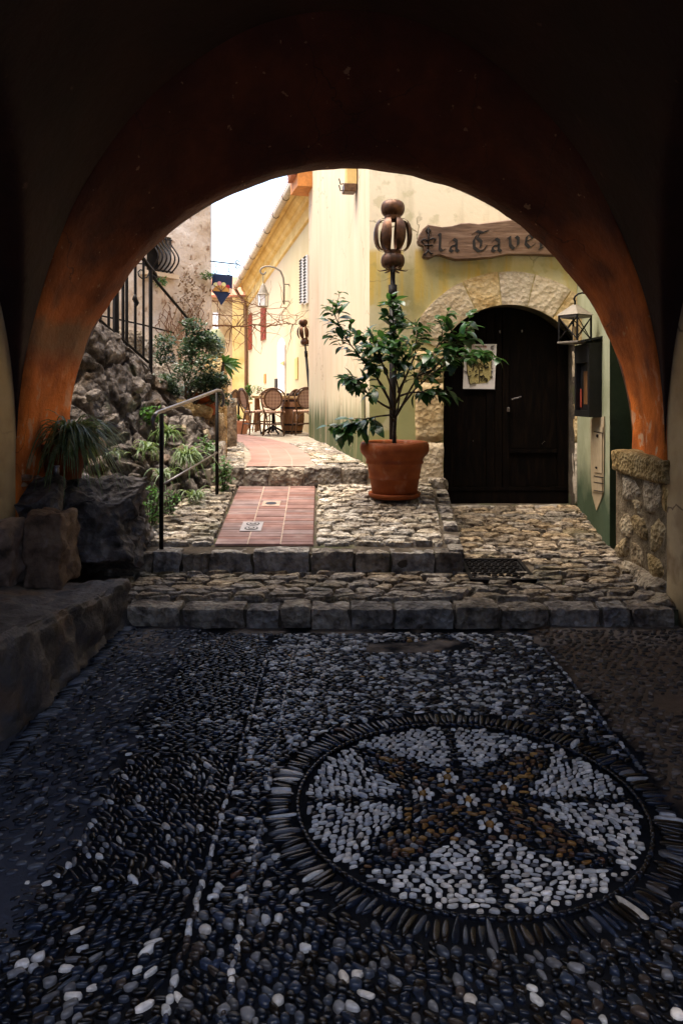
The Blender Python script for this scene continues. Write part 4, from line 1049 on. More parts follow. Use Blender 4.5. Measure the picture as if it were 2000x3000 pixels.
# ------------------------------------------------------------------ tavern building: green door wall, cream side wall
YW = 8.3; SCW = F / YW
def W(px, py, o_=0.0): return P(px, py, YW + o_) if o_ == 0 else Vector(((px - 1000) / SCW, YW + o_, CAMZ - (py - HZ) / SCW))
tav = empty('tavern_building', (1.2, YW, .4)); tag(tav, 'tavern with pale green and cream plaster walls and an arched stone doorway', 'building')
DX, DW, DZ0, DSP, DCR = 1.866, .731, .363, 2.20, 2.617
DR = ((DCR - DSP) ** 2 + DW ** 2) / (2 * (DCR - DSP)); DC = DCR - DR; DA = math.asin(DW / DR)
def door_out(k=1.0, off=0.0, n=28):
    pts = [(DX - DW - off, DZ0 - .3), (DX - DW - off, DSP)]
    for i in range(n + 1):
        a = -DA + 2 * DA * i / n; pts.append((DX + (DR + off) * math.sin(a), DC + (DR + off) * math.cos(a)))
    pts += [(DX + DW + off, DSP), (DX + DW + off, DZ0 - .3)]; return pts
XC = .312                       # cream corner
pts = door_out(); rows = [[], []]
for (x, z) in pts:
    if z < DSP - .01: ox, oz = (XC if x < DX else 3.2), z
    else:
        d = Vector((x - DX, z - 1.6)).normalized(); ks = []
        if d.x < -1e-6: ks.append((XC - DX) / d.x)
        if d.x > 1e-6: ks.append((3.2 - DX) / d.x)
        if d.y > 1e-6: ks.append((6.6 - 1.6) / d.y)
        k = min(ks); ox, oz = DX + d.x * k, 1.6 + d.y * k
    rows[0].append((x, YW, z)); rows[1].append((ox, YW, oz))
mb = MB(); mb.grid(rows)
def fill_corner(cx, cz):
    # close the two upper corners left by the radial outline
    L_ = rows[1]; best = None
    for i in range(len(L_) - 1):
        a, b_ = L_[i], L_[i + 1]
        if abs(a[2] - 6.6) > 1e-4 and abs(b_[2] - 6.6) < 1e-4 and cx < 1: best = (a, b_)
        if abs(a[2] - 6.6) < 1e-4 and abs(b_[2] - 6.6) > 1e-4 and cx > 1: best = (a, b_)
    if best: mb.add([best[0], (cx, YW, cz), best[1]], [(0, 1, 2)])
fill_corner(XC, 6.6); fill_corner(3.2, 6.6)
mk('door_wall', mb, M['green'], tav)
mb = MB(); rv = door_out(); mb.grid([[(x, YW - .0, z) for x, z in rv], [(x, YW + .34, z) for x, z in rv]]); mk('door_reveal', mb, M['mortar'], tav)
CE = Vector((-.63, 14.4, 0)); CS = Vector((XC, YW, 0))
rows = []
for k in range(40):
    z = .5 + 6.1 * k / 39; rows.append([])
    for j in range(50):
        t = j / 49; p = CS + (CE - CS) * t; l = .018 * fbm((p.y * 1.4, z * .6, 3), 3); rows[-1].append((p.x - l if 0 < j < 49 else p.x, p.y, z))
mb = MB(); mb.grid(rows); mk('side_wall', mb, M['cream'], tav, smooth=True, recalc=False)
mb = MB(); mb.add([(CE.x, CE.y, .5), (3, 15.2, .5), (3, 15.2, 6.6), (CE.x, CE.y, 6.6)], [(0, 1, 2, 3)]); mb.add([(XC, YW, 6.6), (3.2, YW, 6.6), (3.2, 15, 6.6), (CE.x, CE.y, 6.6)], [(0, 1, 2, 3)])
mk('rear_shell', mb, M['cream'], tav)
# voussoirs and jamb stones, proud of the plaster
RT = .37; NVs = 6; a0, a1 = -DA - .16, DA + .16
brk = [a0, -.52, -.13, .22, .58, a1]
brk = [-DA - .10, -.44, -.10, .24, .60, DA + .10]
for i in range(5):
    aa, ab = brk[i] + .006, brk[i + 1] - .006; n = 9; mb = MB(); gr_ = []
    for d_ in (.0, .016):
        for q in range(n + 1):
            a = aa + (ab - aa) * q / n; row = []
            for s in range(7):
                r_ = DR + .002 + RT * s / 6 * (1.0 + .05 * nz((a * 5, i, 1)))
                bump_ = .014 * nz((a * 9, r_ * 9, i)) if d_ > 0 else 0
                edge = 1.0 if (0 < q < n and 0 < s < 6) else .45
                row.append((DX + r_ * math.sin(a), YW + .05 - (d_ + .052) * (1 if d_ else 0) * 1.0 + (0 if d_ else .0) + (.012 * (1 - edge) if d_ else 0) - (bump_ if d_ else 0), DC + r_ * math.cos(a)))
            gr_.append(row)
    A_, B_ = gr_[:n + 1], gr_[n + 1:]
    mb.grid(B_); mb.grid([[r[0] for r in A_], [r[0] for r in B_]]); mb.grid([[r[-1] for r in A_], [r[-1] for r in B_]]); mb.grid([A_[0], B_[0]]); mb.grid([A_[-1], B_[-1]])
    mk('voussoir', mb, M['voussoir'], tav, smooth=True, center=True, sharp=45)
zj = [.42, 1.02, 1.55, 1.98]
aL = DC + (DR) * math.cos(brk[0])
zj = [.40, 1.085, 1.75, aL - .02]
for i in range(3):
    h = zj[i + 1] - zj[i]
    mk('jamb_stone', block((DX - DW - .158, YW + .03, zj[i] + h / 2), (.312, .12, h - .008), 300 + i, n=8, rnd=.2, amp=.012, fr=9), M['voussoir'], tav, smooth=True, center=True)
    mk('jamb_stone', block((DX + DW + .05, YW + .03, zj[i] + h / 2), (.10, .12, h - .008), 310 + i, n=8, rnd=.2, amp=.012, fr=9), M['voussoir'], tav, smooth=True, center=True)
mk('threshold', block((DX, YW + .14, DZ0 - .045), (1.5, .34, .09), 320, n=8, rnd=.2, amp=.012), M['kerb'], tav, smooth=True, center=True)
mk('corner_stone', rock((1.06, 8.06, .60), (.26, .34, .24), 321, sub=3, amp=.15, box=.8), M['kerb'], tav, smooth=True, center=True)
# door
YD = YW + .22
door = mk('door', MB().prism([(x, YD + .05, z) for x, z in door_out(off=.02) if z > DZ0 - .31], (0, .03, 0)), M['doorwood'], tav)
def dz_top(x): 
    s = (x - DX) / DR; return DC + DR * math.sqrt(max(0, 1 - s * s)) - .01
def dboard(name, x0, x1, z0, z1, y, th_, arch=False, n=6, m='doorwood'):
    mb = MB(); pl = [(x0, z0), (x1, z0)]
    if arch: pl += [(x1 + (x0 - x1) * k / n, dz_top(x1 + (x0 - x1) * k / n)) for k in range(n + 1)]
    else: pl += [(x1, z1), (x0, z1)]
    mb.prism([(x, y, z) for x, z in pl], (0, th_, 0)); return mk(name, mb, M[m], door)
for x0, x1 in ((DX - DW + .005, DX - DW + .13), (DX - .21, DX - .118), (DX - .11, DX - .03), (DX - .022, DX + .05), (DX + DW - .13, DX + DW - .005)):
    dboard('stile', x0, x1, DZ0 + .01, 0, YD, .045, True, 3)
dboard('panel', DX - DW + .134, DX - .214, DZ0 + .20, 0, YD + .016, .03, True); dboard('panel', DX + .054, DX + DW - .134, 1.0, 0, YD + .016, .03, True)
dboard('panel', DX + .054, DX + DW - .134, DZ0 + .2, .945, YD + .016, .03)
dboard('rail', DX + .053, DX + DW - .133, .95, .995, YD - .006, .045); dboard('rail', DX - DW + .02, DX + DW - .02, DZ0 + .155, DZ0 + .195, YD - .014, .05); dboard('rail', DX - DW + .02, DX + DW - .02, DZ0 + .0, DZ0 + .15, YD - .006, .05)
mb = MB(); hp = P(1497, 1170, YD - .03); mb.tube([hp, hp + Vector((0, -.05, 0)), hp + Vector((.07, -.055, .02)), hp + Vector((.1, -.055, .03))], .009, 6); mk('handle', mb, M['steel'], door)
hp = P(1488, 1200, YD - .012); mb = MB(); mb.box(hp, (.03, .012, .05), bev=.004); mk('keyhole_plate', mb, M['steel'], door)
for px, py in ((1463, 972), (1528, 970), (1667, 1070), (1590, 1296), (1594, 1293), (1587, 1300), (1385, 1292)):
    hp = P(px, py, YD - .012); mb = MB(); mb.box(hp, (.012, .02, .03) if py < 1100 else (.007, .012, .007), bev=.002); mk('stud', mb, M['steel'], door)
# poster on the door
po = empty('poster', P(1405, 1140, YD - .03)); tag(po, 'white paper poster with red title and ink drawing taped to the dark door', 'poster')
YP = YD - .022
def Q(px, py, o_=0): return P(px, py, YP - o_)
pc = [(1360, 1008), (1454, 1008), (1448, 1140), (1355, 1139)]
mk('sheet', MB().prism([Q(*c) for c in pc], (0, .004, 0)), M['paper'], po)
def ink(strokes, w, m, name, o_=.004):
    mb = MB()
    for s in strokes: mb.tube([Q(x, y, o_) for x, y in s], w, 4, flat=.4)
    mk(name, mb, M[m], po)
hand = []
x = 1366
for ch in ('L', 'a', ' ', 'T', 'a', 'v', 'e', 'r', 'n', 'e'):
    b_ = 1018; t_ = 1008.5 if ch in 'LT' else 1012.5
    if ch == 'L': hand.append([(x + 1, t_ + 1), (x, b_), (x + 4, b_ - .5)])
    elif ch == 'T': hand += [[(x - 1, t_ + 1.5), (x + 6, t_ + 1)], [(x + 2.5, t_ + 1.5), (x + 2, b_)]]
    elif ch == 'a': hand.append([(x + 4, t_ + 1), (x + 1, t_ + 1.5), (x, b_ - 1), (x + 2.5, b_), (x + 4.2, t_ + 1), (x + 5, b_)])
    elif ch == 'v': hand.append([(x, t_), (x + 2, b_), (x + 4.5, t_)])
    elif ch == 'e': hand.append([(x, t_ + 3), (x + 4, t_ + 2), (x + 2, t_), (x, t_ + 3), (x + 2, b_), (x + 5, b_ - 1)])
    elif ch == 'r': hand.append([(x, t_), (x + .5, b_), (x + 1, t_ + 2), (x + 4, t_)])
    elif ch == 'n': hand.append([(x, t_), (x + .3, b_), (x + 1, t_ + 1.5), (x + 3.5, t_ + .5), (x + 4, b_)])
    x += 4 if ch == ' ' else 6.2
ink(hand, .0065, 'redink', 'title')
wash1 = plain('green_wash', (.10, .16, .06), var=.4, bump=0, scale=60); wash2 = plain('yellow_wash', (.46, .38, .16), var=.35, bump=0, scale=60); M['wash1'] = wash1; M['wash2'] = wash2
mk('wash', MB().prism([Q(*c, .002) for c in ((1364, 1036), (1432, 1027), (1440, 1040), (1438, 1110), (1424, 1122), (1374, 1126), (1366, 1090))], (0, .001, 0)), wash2, po)
mk('wash', MB().prism([Q(*c, .003) for c in ((1376, 1030), (1434, 1027), (1441, 1052), (1425, 1062), (1400, 1050), (1384, 1070), (1374, 1060))], (0, .001, 0)), wash1, po)
rr = random.Random(3); dr = [[(1375, 1126), (1368, 1090), (1358, 1086)], [(1367, 1040), (1367, 1088), (1376, 1126), (1392, 1121)], [(1440, 1034), (1444, 1055)], [(1403, 1076), (1403, 1120)], [(1380, 1068), (1400, 1062), (1420, 1076)]]
for k in range(46):
    cx_, cy_ = rr.uniform(1374, 1430), rr.uniform(1046, 1116); a = rr.uniform(0, 6.28); s = rr.uniform(2, 8); dr.append([(cx_ + s * math.cos(a + q) * (1 - q * .2), cy_ + s * math.sin(a + q) * .8) for q in (0, .8, 1.7, 2.6)])
ink(dr, .0095, 'ink', 'drawing', .006)
ink([[(1436, 1021), (1440, 1013), (1444, 1015), (1438, 1021), (1446, 1023)], [(1438, 1016), (1447, 1012)], [(1437, 1056), (1441, 1060), (1436, 1063)], [(1441, 1066), (1436, 1070), (1440, 1074)], [(1437, 1077), (1443, 1079)], [(1436, 1087), (1443, 1087)], [(1440, 1087), (1440, 1093), (1436, 1093)], [(1434, 1104), (1438, 1100), (1442, 1104), (1438, 1107), (1434, 1104)]], .0065, 'ink', 'note')
# carved wooden tavern sign
sg = empty('tavern_sign', W(1450, 770)); tag(sg, 'carved wavy wooden plank sign reading la Taverne over the doorway', 'sign')
SYS = -.10
out = [(1218, 712), (1224, 693), (1235, 676), (1250, 664), (1266, 667), (1290, 671), (1320, 668), (1345, 660), (1370, 659), (1395, 662), (1440, 656), (1500, 648), (1560, 651), (1620, 646), (1660, 655), (1682, 664), (1686, 700), (1680, 738), (1650, 752), (1615, 755), (1560, 752), (1480, 751), (1440, 759), (1380, 765), (1330, 767), (1305, 760), (1285, 753), (1270, 755), (1252, 763), (1238, 761), (1234, 755), (1240, 738), (1236, 728), (1222, 722)]
mb = MB(); n = len(out); cen = W(1440, 707, SYS - .012); front = [W(*q, SYS) for q in out]
ins = [p + (Vector((max(min(p.x, cen.x + .75), cen.x - .75), p.y, cen.z + (p.z - cen.z) * .5)) - p) * .12 + Vector((0, -.012, 0)) for p in front]
vv = [p + Vector((0, .07, 0)) for p in front] + front + ins; ff = []
for i in range(n):
    j = (i + 1) % n; ff += [(i, j, n + j, n + i), (n + i, n + j, 2 * n + j, 2 * n + i)]
ff += [tuple(range(2 * n, 3 * n)), tuple(range(n - 1, -1, -1))]
mb.add(vv, ff); mk('plank', mb, M['signwood'], sg)
LET = {
 'l': [[(.05, 1.55), (.2, 1.45), (.14, .2), (.32, 0), (.6, .14)]],
 'a': [[(.12, .78), (.4, 1.0), (.68, .84), (.66, .16), (.86, 0)], [(.66, .5), (.2, .42), (.1, .12), (.34, 0), (.64, .22)]],
 'T': [[(.0, 1.30), (.30, 1.5), (.75, 1.38), (1.2, 1.52)], [(.62, 1.40), (.34, 1.0), (.66, .72), (.62, .3)], [(.30, 1.2), (.06, .8), (.12, .26), (.48, .0), (.9, .12), (1.08, .42)]],
 'v': [[(.0, .9), (.16, 1.0), (.2, .3), (.46, .0), (.74, .3), (.78, .86), (.6, 1.02)]],
 'e': [[(.14, .46), (.66, .72), (.46, 1.0), (.2, .86), (.1, .3), (.38, .0), (.74, .24)]],
 'r': [[(.0, .9), (.18, 1.0), (.2, .14), (.05, .0), (.34, .06)], [(.2, .74), (.46, 1.0), (.68, .84)]],
 'n': [[(.0, .9), (.16, 1.0), (.18, .04), (.3, 0)], [(.18, .76), (.48, 1.0), (.66, .82), (.64, .14), (.84, 0)]],
}
letters = [('l', 1279, 741, 30, 32), ('a', 1310, 743, 32, 37), ('T', 1379, 742, 36, 39), ('a', 1431, 743, 34, 38), ('v', 1479, 735, 40, 35), ('e', 1527, 731, 40, 38), ('r', 1569, 734, 34, 38), ('n', 1599, 735, 34, 36), ('e', 1634, 736, 36, 36)]
for ch, x0, yb_, w, xh in letters:
    mb = MB()
    for st_ in LET[ch]:
        dense = []
        for i in range(len(st_) - 1):
            for q in range(4): t = q / 4; dense.append((st_[i][0] + (st_[i + 1][0] - st_[i][0]) * t, st_[i][1] + (st_[i + 1][1] - st_[i][1]) * t))
        dense.append(st_[-1]); nb = (3.7, -3.2); rows = []
        for (a, b_) in dense:
            X_, Y_ = x0 + a * w, yb_ - b_ * xh
            rows.append([W(X_ - nb[0], Y_ + nb[1] * -1, SYS - .0165), W(X_ + nb[0], Y_ - nb[1] * -1, SYS - .0165)])
        mb.grid(rows); mb.grid([[r[0] for r in rows], [r[0] + Vector((0, .02, 0)) for r in rows]]); mb.grid([[r[1] for r in rows], [r[1] + Vector((0, .02, 0)) for r in rows]])
    mk('letter', mb, M['ink'], sg)
mb = MB()
for pth in ([(1250, 740), (1251, 700), (1250, 672)], [(1250, 712), (1238, 706), (1230, 712), (1236, 718)], [(1250, 712), (1262, 704), (1272, 706), (1266, 716)], [(1238, 724), (1264, 724)], [(1250, 690), (1243, 683), (1250, 672), (1257, 683), (1250, 690)], [(1250, 738), (1243, 748), (1236, 752)], [(1250, 738), (1257, 748), (1264, 748)]):
    mb.tube([W(x, y, SYS - .014) for x, y in pth], .013, 6, flat=.6)
mk('carved_emblem', mb, M['ink'], sg, smooth=True)
# green side wall to the right of the door, its camera-facing end coloured dark as if in deep shade
G0, G1 = Vector((2.62, 8.30, 0)), Vector((2.39, 6.64, 0))
def G(px, py, out_=0.0): return plane_hit(px, py, G1, G0, -out_)
rows = []
for k in range(30):
    z = 4.6 * k / 29; rows.append([])
    for j in range(24):
        p = G1 + (G0 - G1) * (j / 23); l = .010 * fbm((p.y * 2, z * 1.2, 5), 3) if 0 < j < 23 else 0; rows[-1].append((p.x - l, p.y, z))
mb = MB(); mb.grid(rows); mk('return_wall', mb, M['sidegreen'], tav, smooth=True)
mb = MB(); mb.grid([[(G1.x + x, G1.y, z) for x in (0, .4, .8)] for z in np.linspace(0, 4.6, 9)]); mb.add([(G1.x, G1.y, 4.6), (3.2, G1.y, 4.6), (3.2, 8.3, 4.6), (G0.x, 8.3, 4.6)], [(0, 1, 2, 3)]); mk('return_wall_end', mb, M['shadedgreen'], tav)
gd = (G0 - G1).normalized()
mb = MB(); mb.prism([G(1729, 1228, .004), G(1770, 1220, .004), G(1768, 1440, .004), G(1758, 1470, .004), G(1747, 1496, .004), G(1735, 1450, .004), G(1731, 1400, .004)], (-.006, 0, 0)); patch = mk('bare_plaster_patch', mb, M['beige'], tav)
for (a, b_, c, d) in ((1738, 1252, 1766, 1262), (1740, 1268, 1764, 1382), (1736, 1396, 1764, 1440)):
    mk('hatch', MB().prism([G(a, b_, .012), G(c, b_ - 2, .012), G(c, d + 5, .012), G(a, d, .012)], (-.008, 0, 0)), M['beige'], patch)
for yy in (1264, 1394, 1412, 1436):
    mk('groove', MB().tube([G(1738, yy, .022), G(1765, yy + 5, .022)], .004, 4), M['ink'], patch)
mk('knob', MB().box(G(1749, 1277, .024), (.02, .03, .03), bev=.005), M['ink'], patch); mk('knob', MB().box(G(1746, 1370, .024), (.02, .03, .02), bev=.005), M['ink'], patch)
mk('shutter_hook', MB().tube([W(1738, 915, -1.2), W(1740, 930, -1.25), W(1744, 945, -1.25)], .012, 6), M['iron'], tav)
# bracket at the top of the cream wall
def CW(px, py, out_=0.0): return plane_hit(px, py, CS, CE, -out_)
bk = empty('flue_box', CW(1040, 560)); tag(bk, 'small ochre box with rusty hooks high on the cream wall', 'box')
p0 = CW(1040, 560, 0)
mk('body', MB().box((p0.x - .055, p0.y - .1, p0.z + .32), (.12, .16, .55), rz=.15), M['moulding'], bk); mk('foot', MB().box((p0.x - .075, p0.y - .1, p0.z + .0), (.15, .18, .10), rz=.15, bev=.01), M['rattan'], bk)
for dz in (.0, .08): mk('hook', MB().tube([(p0.x - .14, p0.y - .12, p0.z - .02 + dz), (p0.x - .18, p0.y - .12, p0.z - .03 + dz), (p0.x - .2, p0.y - .12, p0.z + .04 + dz)], .008, 5), M['iron'], bk)
tag(mk('mossy_drip_board', MB().box(CW(1062, 1200, .02), (.03, .14, .36)), M['sidegreen']), 'narrow mossy strip fixed at the corner of the cream wall', 'strip')

# ------------------------------------------------------------------ yellow house along the lane
YA, YB = Vector((-.35, 14.6, 0)), Vector((-3.13, 25.0, 0))
yd = (YB - YA).normalized(); yn = Vector((-yd.y, yd.x, 0))       # towards the lane (left)
def Yp(px, py, out_=0.0): return plane_hit(px, py, YA, YB, -out_)
def Yt(t, z, out_=0.0): p = YA + yd * t + yn * out_; return Vector((p.x, p.y, z))
YL = (YB - YA).length
def ez(t): return 6.05 - .82 * t / YL
yh = empty('yellow_house', (-1.5, 19, ZUP)); tag(yh, 'long yellow house with moulded eaves and shutters lining the lane', 'house')
mb = MB(); rows = [[Yt(t, ZUP - .1 + (ez(t) - ZUP + .1) * k / 12) for t in np.linspace(-.5, YL, 30)] for k in range(13)]; mb.grid(rows)
a = Yt(YL, 0); mb.add([(a.x, a.y, .7), (a.x + 4, a.y + 1, .7), (a.x + 4, a.y + 1, 5.2), (a.x, a.y, ez(YL))], [(0, 1, 2, 3)]); mk('wall', mb, M['yellow'], yh)
def yprofile(name, prof, m, t0=-.4, t1=YL):
    rows = []
    for t in np.linspace(t0, t1, 24): rows.append([Yt(t, ez(t) + z, o_) for o_, z in prof])
    mb = MB(); mb.grid(rows); return mk(name, mb, M[m], yh)
yprofile('cornice', [(.0, -.62), (.05, -.60), (.06, -.52), (.03, -.50), (.03, -.30), (.10, -.27), (.13, -.20), (.12, -.17), (.20, -.12), (.24, -.04), (.24, .0), (.0, .0)], 'moulding')
yprofile('roof', [(.50, .03), (.50, .07), (0, .25), (-2.2, .95), (-2.2, .9), (0, .2), (.24, .02), (.50, .03)], 'rooftile')
yprofile('soffit_board', [(.235, .012), (.36, .016), (.49, .020)], 'moulding')
mb = MB(); mb.tube([Yt(t, ez(t) - .02, .44) for t in np.linspace(-.2, YL, 20)], .075, 10); gut = mk('gutter', mb, M['gutter'], yh, smooth=True)
for k in range(9):
    t = .4 + k * 1.25; mk('gutter_strap', MB().tube([Yt(t + .0, ez(t) - .02 + .08 * math.sin(q), .44 + .08 * math.cos(q)) for q in np.linspace(0, 6.28, 13)], .008, 4), M['ink'], gut)
mb = MB(); mb.tube([Yt(YL - .05, ez(YL) - .05, .44), Yt(YL - .05, ez(YL) - .28, .3), Yt(YL - .05, ez(YL) - .5, .09), Yt(YL - .05, 3.0, .08), Yt(YL - .05, .8, .08)], .05, 8); mk('downpipe', mb, M['vine'], yh, smooth=True)
mk('eave_board', MB().box(P(893, 522, 14.25), (.42, .7, .5), rz=.26), M['orangewood'], yh)
for k in range(3): mk('roof_tile', MB().box(P(862, 506 + 9 * k, 14.1 + .05 * k) , (.20, .5, .04), rz=.2, bev=.01), M['rooftile'], yh)
def shutter(px0, px1, py0, py1, m, name, slats=10, thin=.04):
    ta_ = (Yp(px1, 900) - YA).dot(yd); tb_ = (Yp(px0, 900) - YA).dot(yd); zt, zb = Yp((px0 + px1) / 2, py0).z, Yp((px0 + px1) / 2, py1).z
    f_ = mk(name, MB().prism([Yt(ta_, zb, .01), Yt(tb_, zb, .01), Yt(tb_, zt, .01), Yt(ta_, zt, .01)], yn * thin), M[m], yh)
    w = tb_ - ta_
    for k in range(slats):
        z = zb + (zt - zb) * (k + .5) / slats; h = (zt - zb) / slats * .5
        mk('slat', MB().prism([Yt(ta_ + w * .12, z - h / 2, thin + .013), Yt(tb_ - w * .12, z - h / 2, thin + .013), Yt(tb_ - w * .12, z + h / 2, thin + .03), Yt(ta_ + w * .12, z + h / 2, thin + .03)], yn * .006), M['ink'] if m == 'white' else M[m], f_)
shutter(768, 780, 868, 996, 'red', 'shutter', 16); shutter(731, 739, 920, 1024, 'red', 'shutter', 16); shutter(884, 893, 760, 890, 'white', 'shutter', 16); shutter(896, 905, 750, 890, 'white', 'shutter', 16)
mb = MB(); pl = [(816, 1150), (836, 1150), (836, 1010), (832, 996), (826, 990), (820, 998), (816, 1012)]
mb.prism([Yp(x, y, .01) for x, y in pl], yn * .03); nd = mk('doorway', mb, M['white'], yh)
mk('dark_panel', MB().prism([Yp(x, y, .05) for x, y in ((806, 1110), (813, 1109), (813, 1142), (806, 1143))], yn * .02), M['ink'], yh)
mk('lintel', MB().prism([Yp(x, y, .05) for x, y in ((820, 1064), (832, 1058), (832, 1070))], yn * .02), M['moulding'], nd)
mk('niche', MB().prism([Yp(x, y, .01) for x, y in ((864, 1052), (873, 1046), (873, 1110), (864, 1112))], yn * .015), M['moulding'], yh)
mk('niche', MB().prism([Yp(x, y, .01) for x, y in ((774, 1097), (779, 1095), (779, 1122), (774, 1123))], yn * .015), M['orangewood'], yh)
# ochre house closing the lane
oh = empty('ochre_house', (-5, 25.2, ZUP)); tag(oh, 'ochre rendered house closing the far end of the lane', 'house')
mb = MB(); mb.grid([[(x, 25.15 + .05 * nz((x, z, 1)), z) for x in np.linspace(-9, -3.05, 24)] for z in np.linspace(.7, 4.95, 20)]); mk('wall', mb, M['endwall'], oh, smooth=True)
mk('window', MB().box(P(632, 940, 25.1), (.18, .06, .55)), M['white'], oh)
mb = MB(); mb.grid([[(-9, 24.9, 4.95), (-3.2, 24.9, 4.95)], [(-9, 27.5, 6.0), (-3.2, 27.5, 6.0)]]); mb.grid([[(-9, 24.9, 4.9), (-3.2, 24.9, 4.9)], [(-9, 24.9, 4.98), (-3.2, 24.9, 4.98)]]); mk('roof', mb, M['rooftile'], oh)
mk('pilaster', MB().box((-3.4, 25.02, 2.9), (.5, .2, 4.1)), M['moulding'], oh)
# bare vines spanning the lane
rr = random.Random(21)
def vine(pts, Y0, Y1_, r, lab, twigs=14):
    v = empty('bare_vine', P(pts[0][0], pts[0][1], Y0)); tag(v, lab, 'vine'); n = len(pts); path = []
    for i in range(n - 1):
        for q in range(6):
            t = (i + q / 6) / (n - 1); x = pts[i][0] + (pts[i + 1][0] - pts[i][0]) * q / 6; y = pts[i][1] + (pts[i + 1][1] - pts[i][1]) * q / 6
            path.append(P(x + rr.uniform(-1, 1), y + rr.uniform(-2, 2), Y0 + (Y1_ - Y0) * t))
    mk('stem', MB().tube(path, [r * (1 - .6 * i / len(path)) for i in range(len(path))], 6), M['vine'], v, smooth=True)
    for k in range(twigs):
        p = path[rr.randrange(len(path))].copy(); d = Vector((rr.uniform(-1, 1), rr.uniform(-.6, .6), rr.uniform(-.9, .7))).normalized(); pp = [p.copy()]
        for s in range(6):
            d = (d + Vector((rr.uniform(-.5, .5), rr.uniform(-.3, .3), rr.uniform(-.4, .4)))).normalized(); p = p + d * rr.uniform(.06, .17); pp.append(p.copy())
        mk('twig', MB().tube(pp, [r * .45 * (1 - .12 * i) for i in range(len(pp))], 4, cap=False), M['vine'], v)
vine([(622, 953), (660, 955), (700, 957), (740, 952), (790, 955), (840, 948), (876, 950)], 14.6, 16, .022, 'thick bare vine stem stretched lowest across the lane', 26)
vine([(622, 882), (650, 880), (700, 884), (745, 892), (790, 905), (850, 900)], 14.4, 17, .016, 'thin bare vine stem stretched just below the shield sign', 24)
vine([(622, 922), (690, 925), (760, 918), (830, 925), (880, 922)], 14.5, 16.4, .010, 'thinnest bare vine running midway between the other two', 26)
vine([(640, 982), (655, 1000), (675, 1008)], 13.5, 13.7, .012, 'short bare vine shoot above the shrub', 5)
# wall lamp on the yellow house
wlp = empty('wall_lamp', Yp(835, 880)); tag(wlp, 'old street lantern on a gooseneck arm fixed to the yellow house', 'lamp')
b0 = Yp(836, 890, .1); LY = b0.y
def LP(px, py): return P(px, py, LY)
arc = [LP(832, 892), LP(832, 840), LP(830, 815), LP(822, 795), LP(808, 785), LP(790, 780), LP(776, 781), LP(766, 786), LP(762, 794), LP(766, 802), LP(774, 803), LP(779, 797)]
mk('arm', MB().tube(arc, .022, 8), M['lantern'], wlp, smooth=True)
for y in (833, 882): mk('bracket', MB().tube([LP(830, y), LP(846, y), LP(848, y + 6)], .014, 6), M['lantern'], wlp)
c = LP(771, 880); mk('cap', MB().lathe([(.0, .44), (.02, .40), (.05, .36), (.13, .16), (.155, .14), (.12, .13)], (c.x, c.y, c.z), 12), M['lantern'], wlp); 
mk('hanger', MB().tube([LP(771, 803), LP(771, 830)], .01, 5), M['lantern'], wlp)
mk('glass', MB().lathe([(.125, .13), (.115, -.14)], (c.x, c.y, c.z), 6), M['white'], wlp); mk('base', MB().lathe([(.0, -.18), (.10, -.17), (.125, -.14), (.0, -.14)], (c.x, c.y, c.z), 6), M['lantern'], wlp)
for k in range(6):
    a_ = k * math.pi / 3; mk('rib', MB().tube([(c.x + .127 * math.cos(a_), c.y + .127 * math.sin(a_), c.z + .13), (c.x + .117 * math.cos(a_), c.y + .117 * math.sin(a_), c.z - .14)], .008, 4), M['lantern'], wlp)

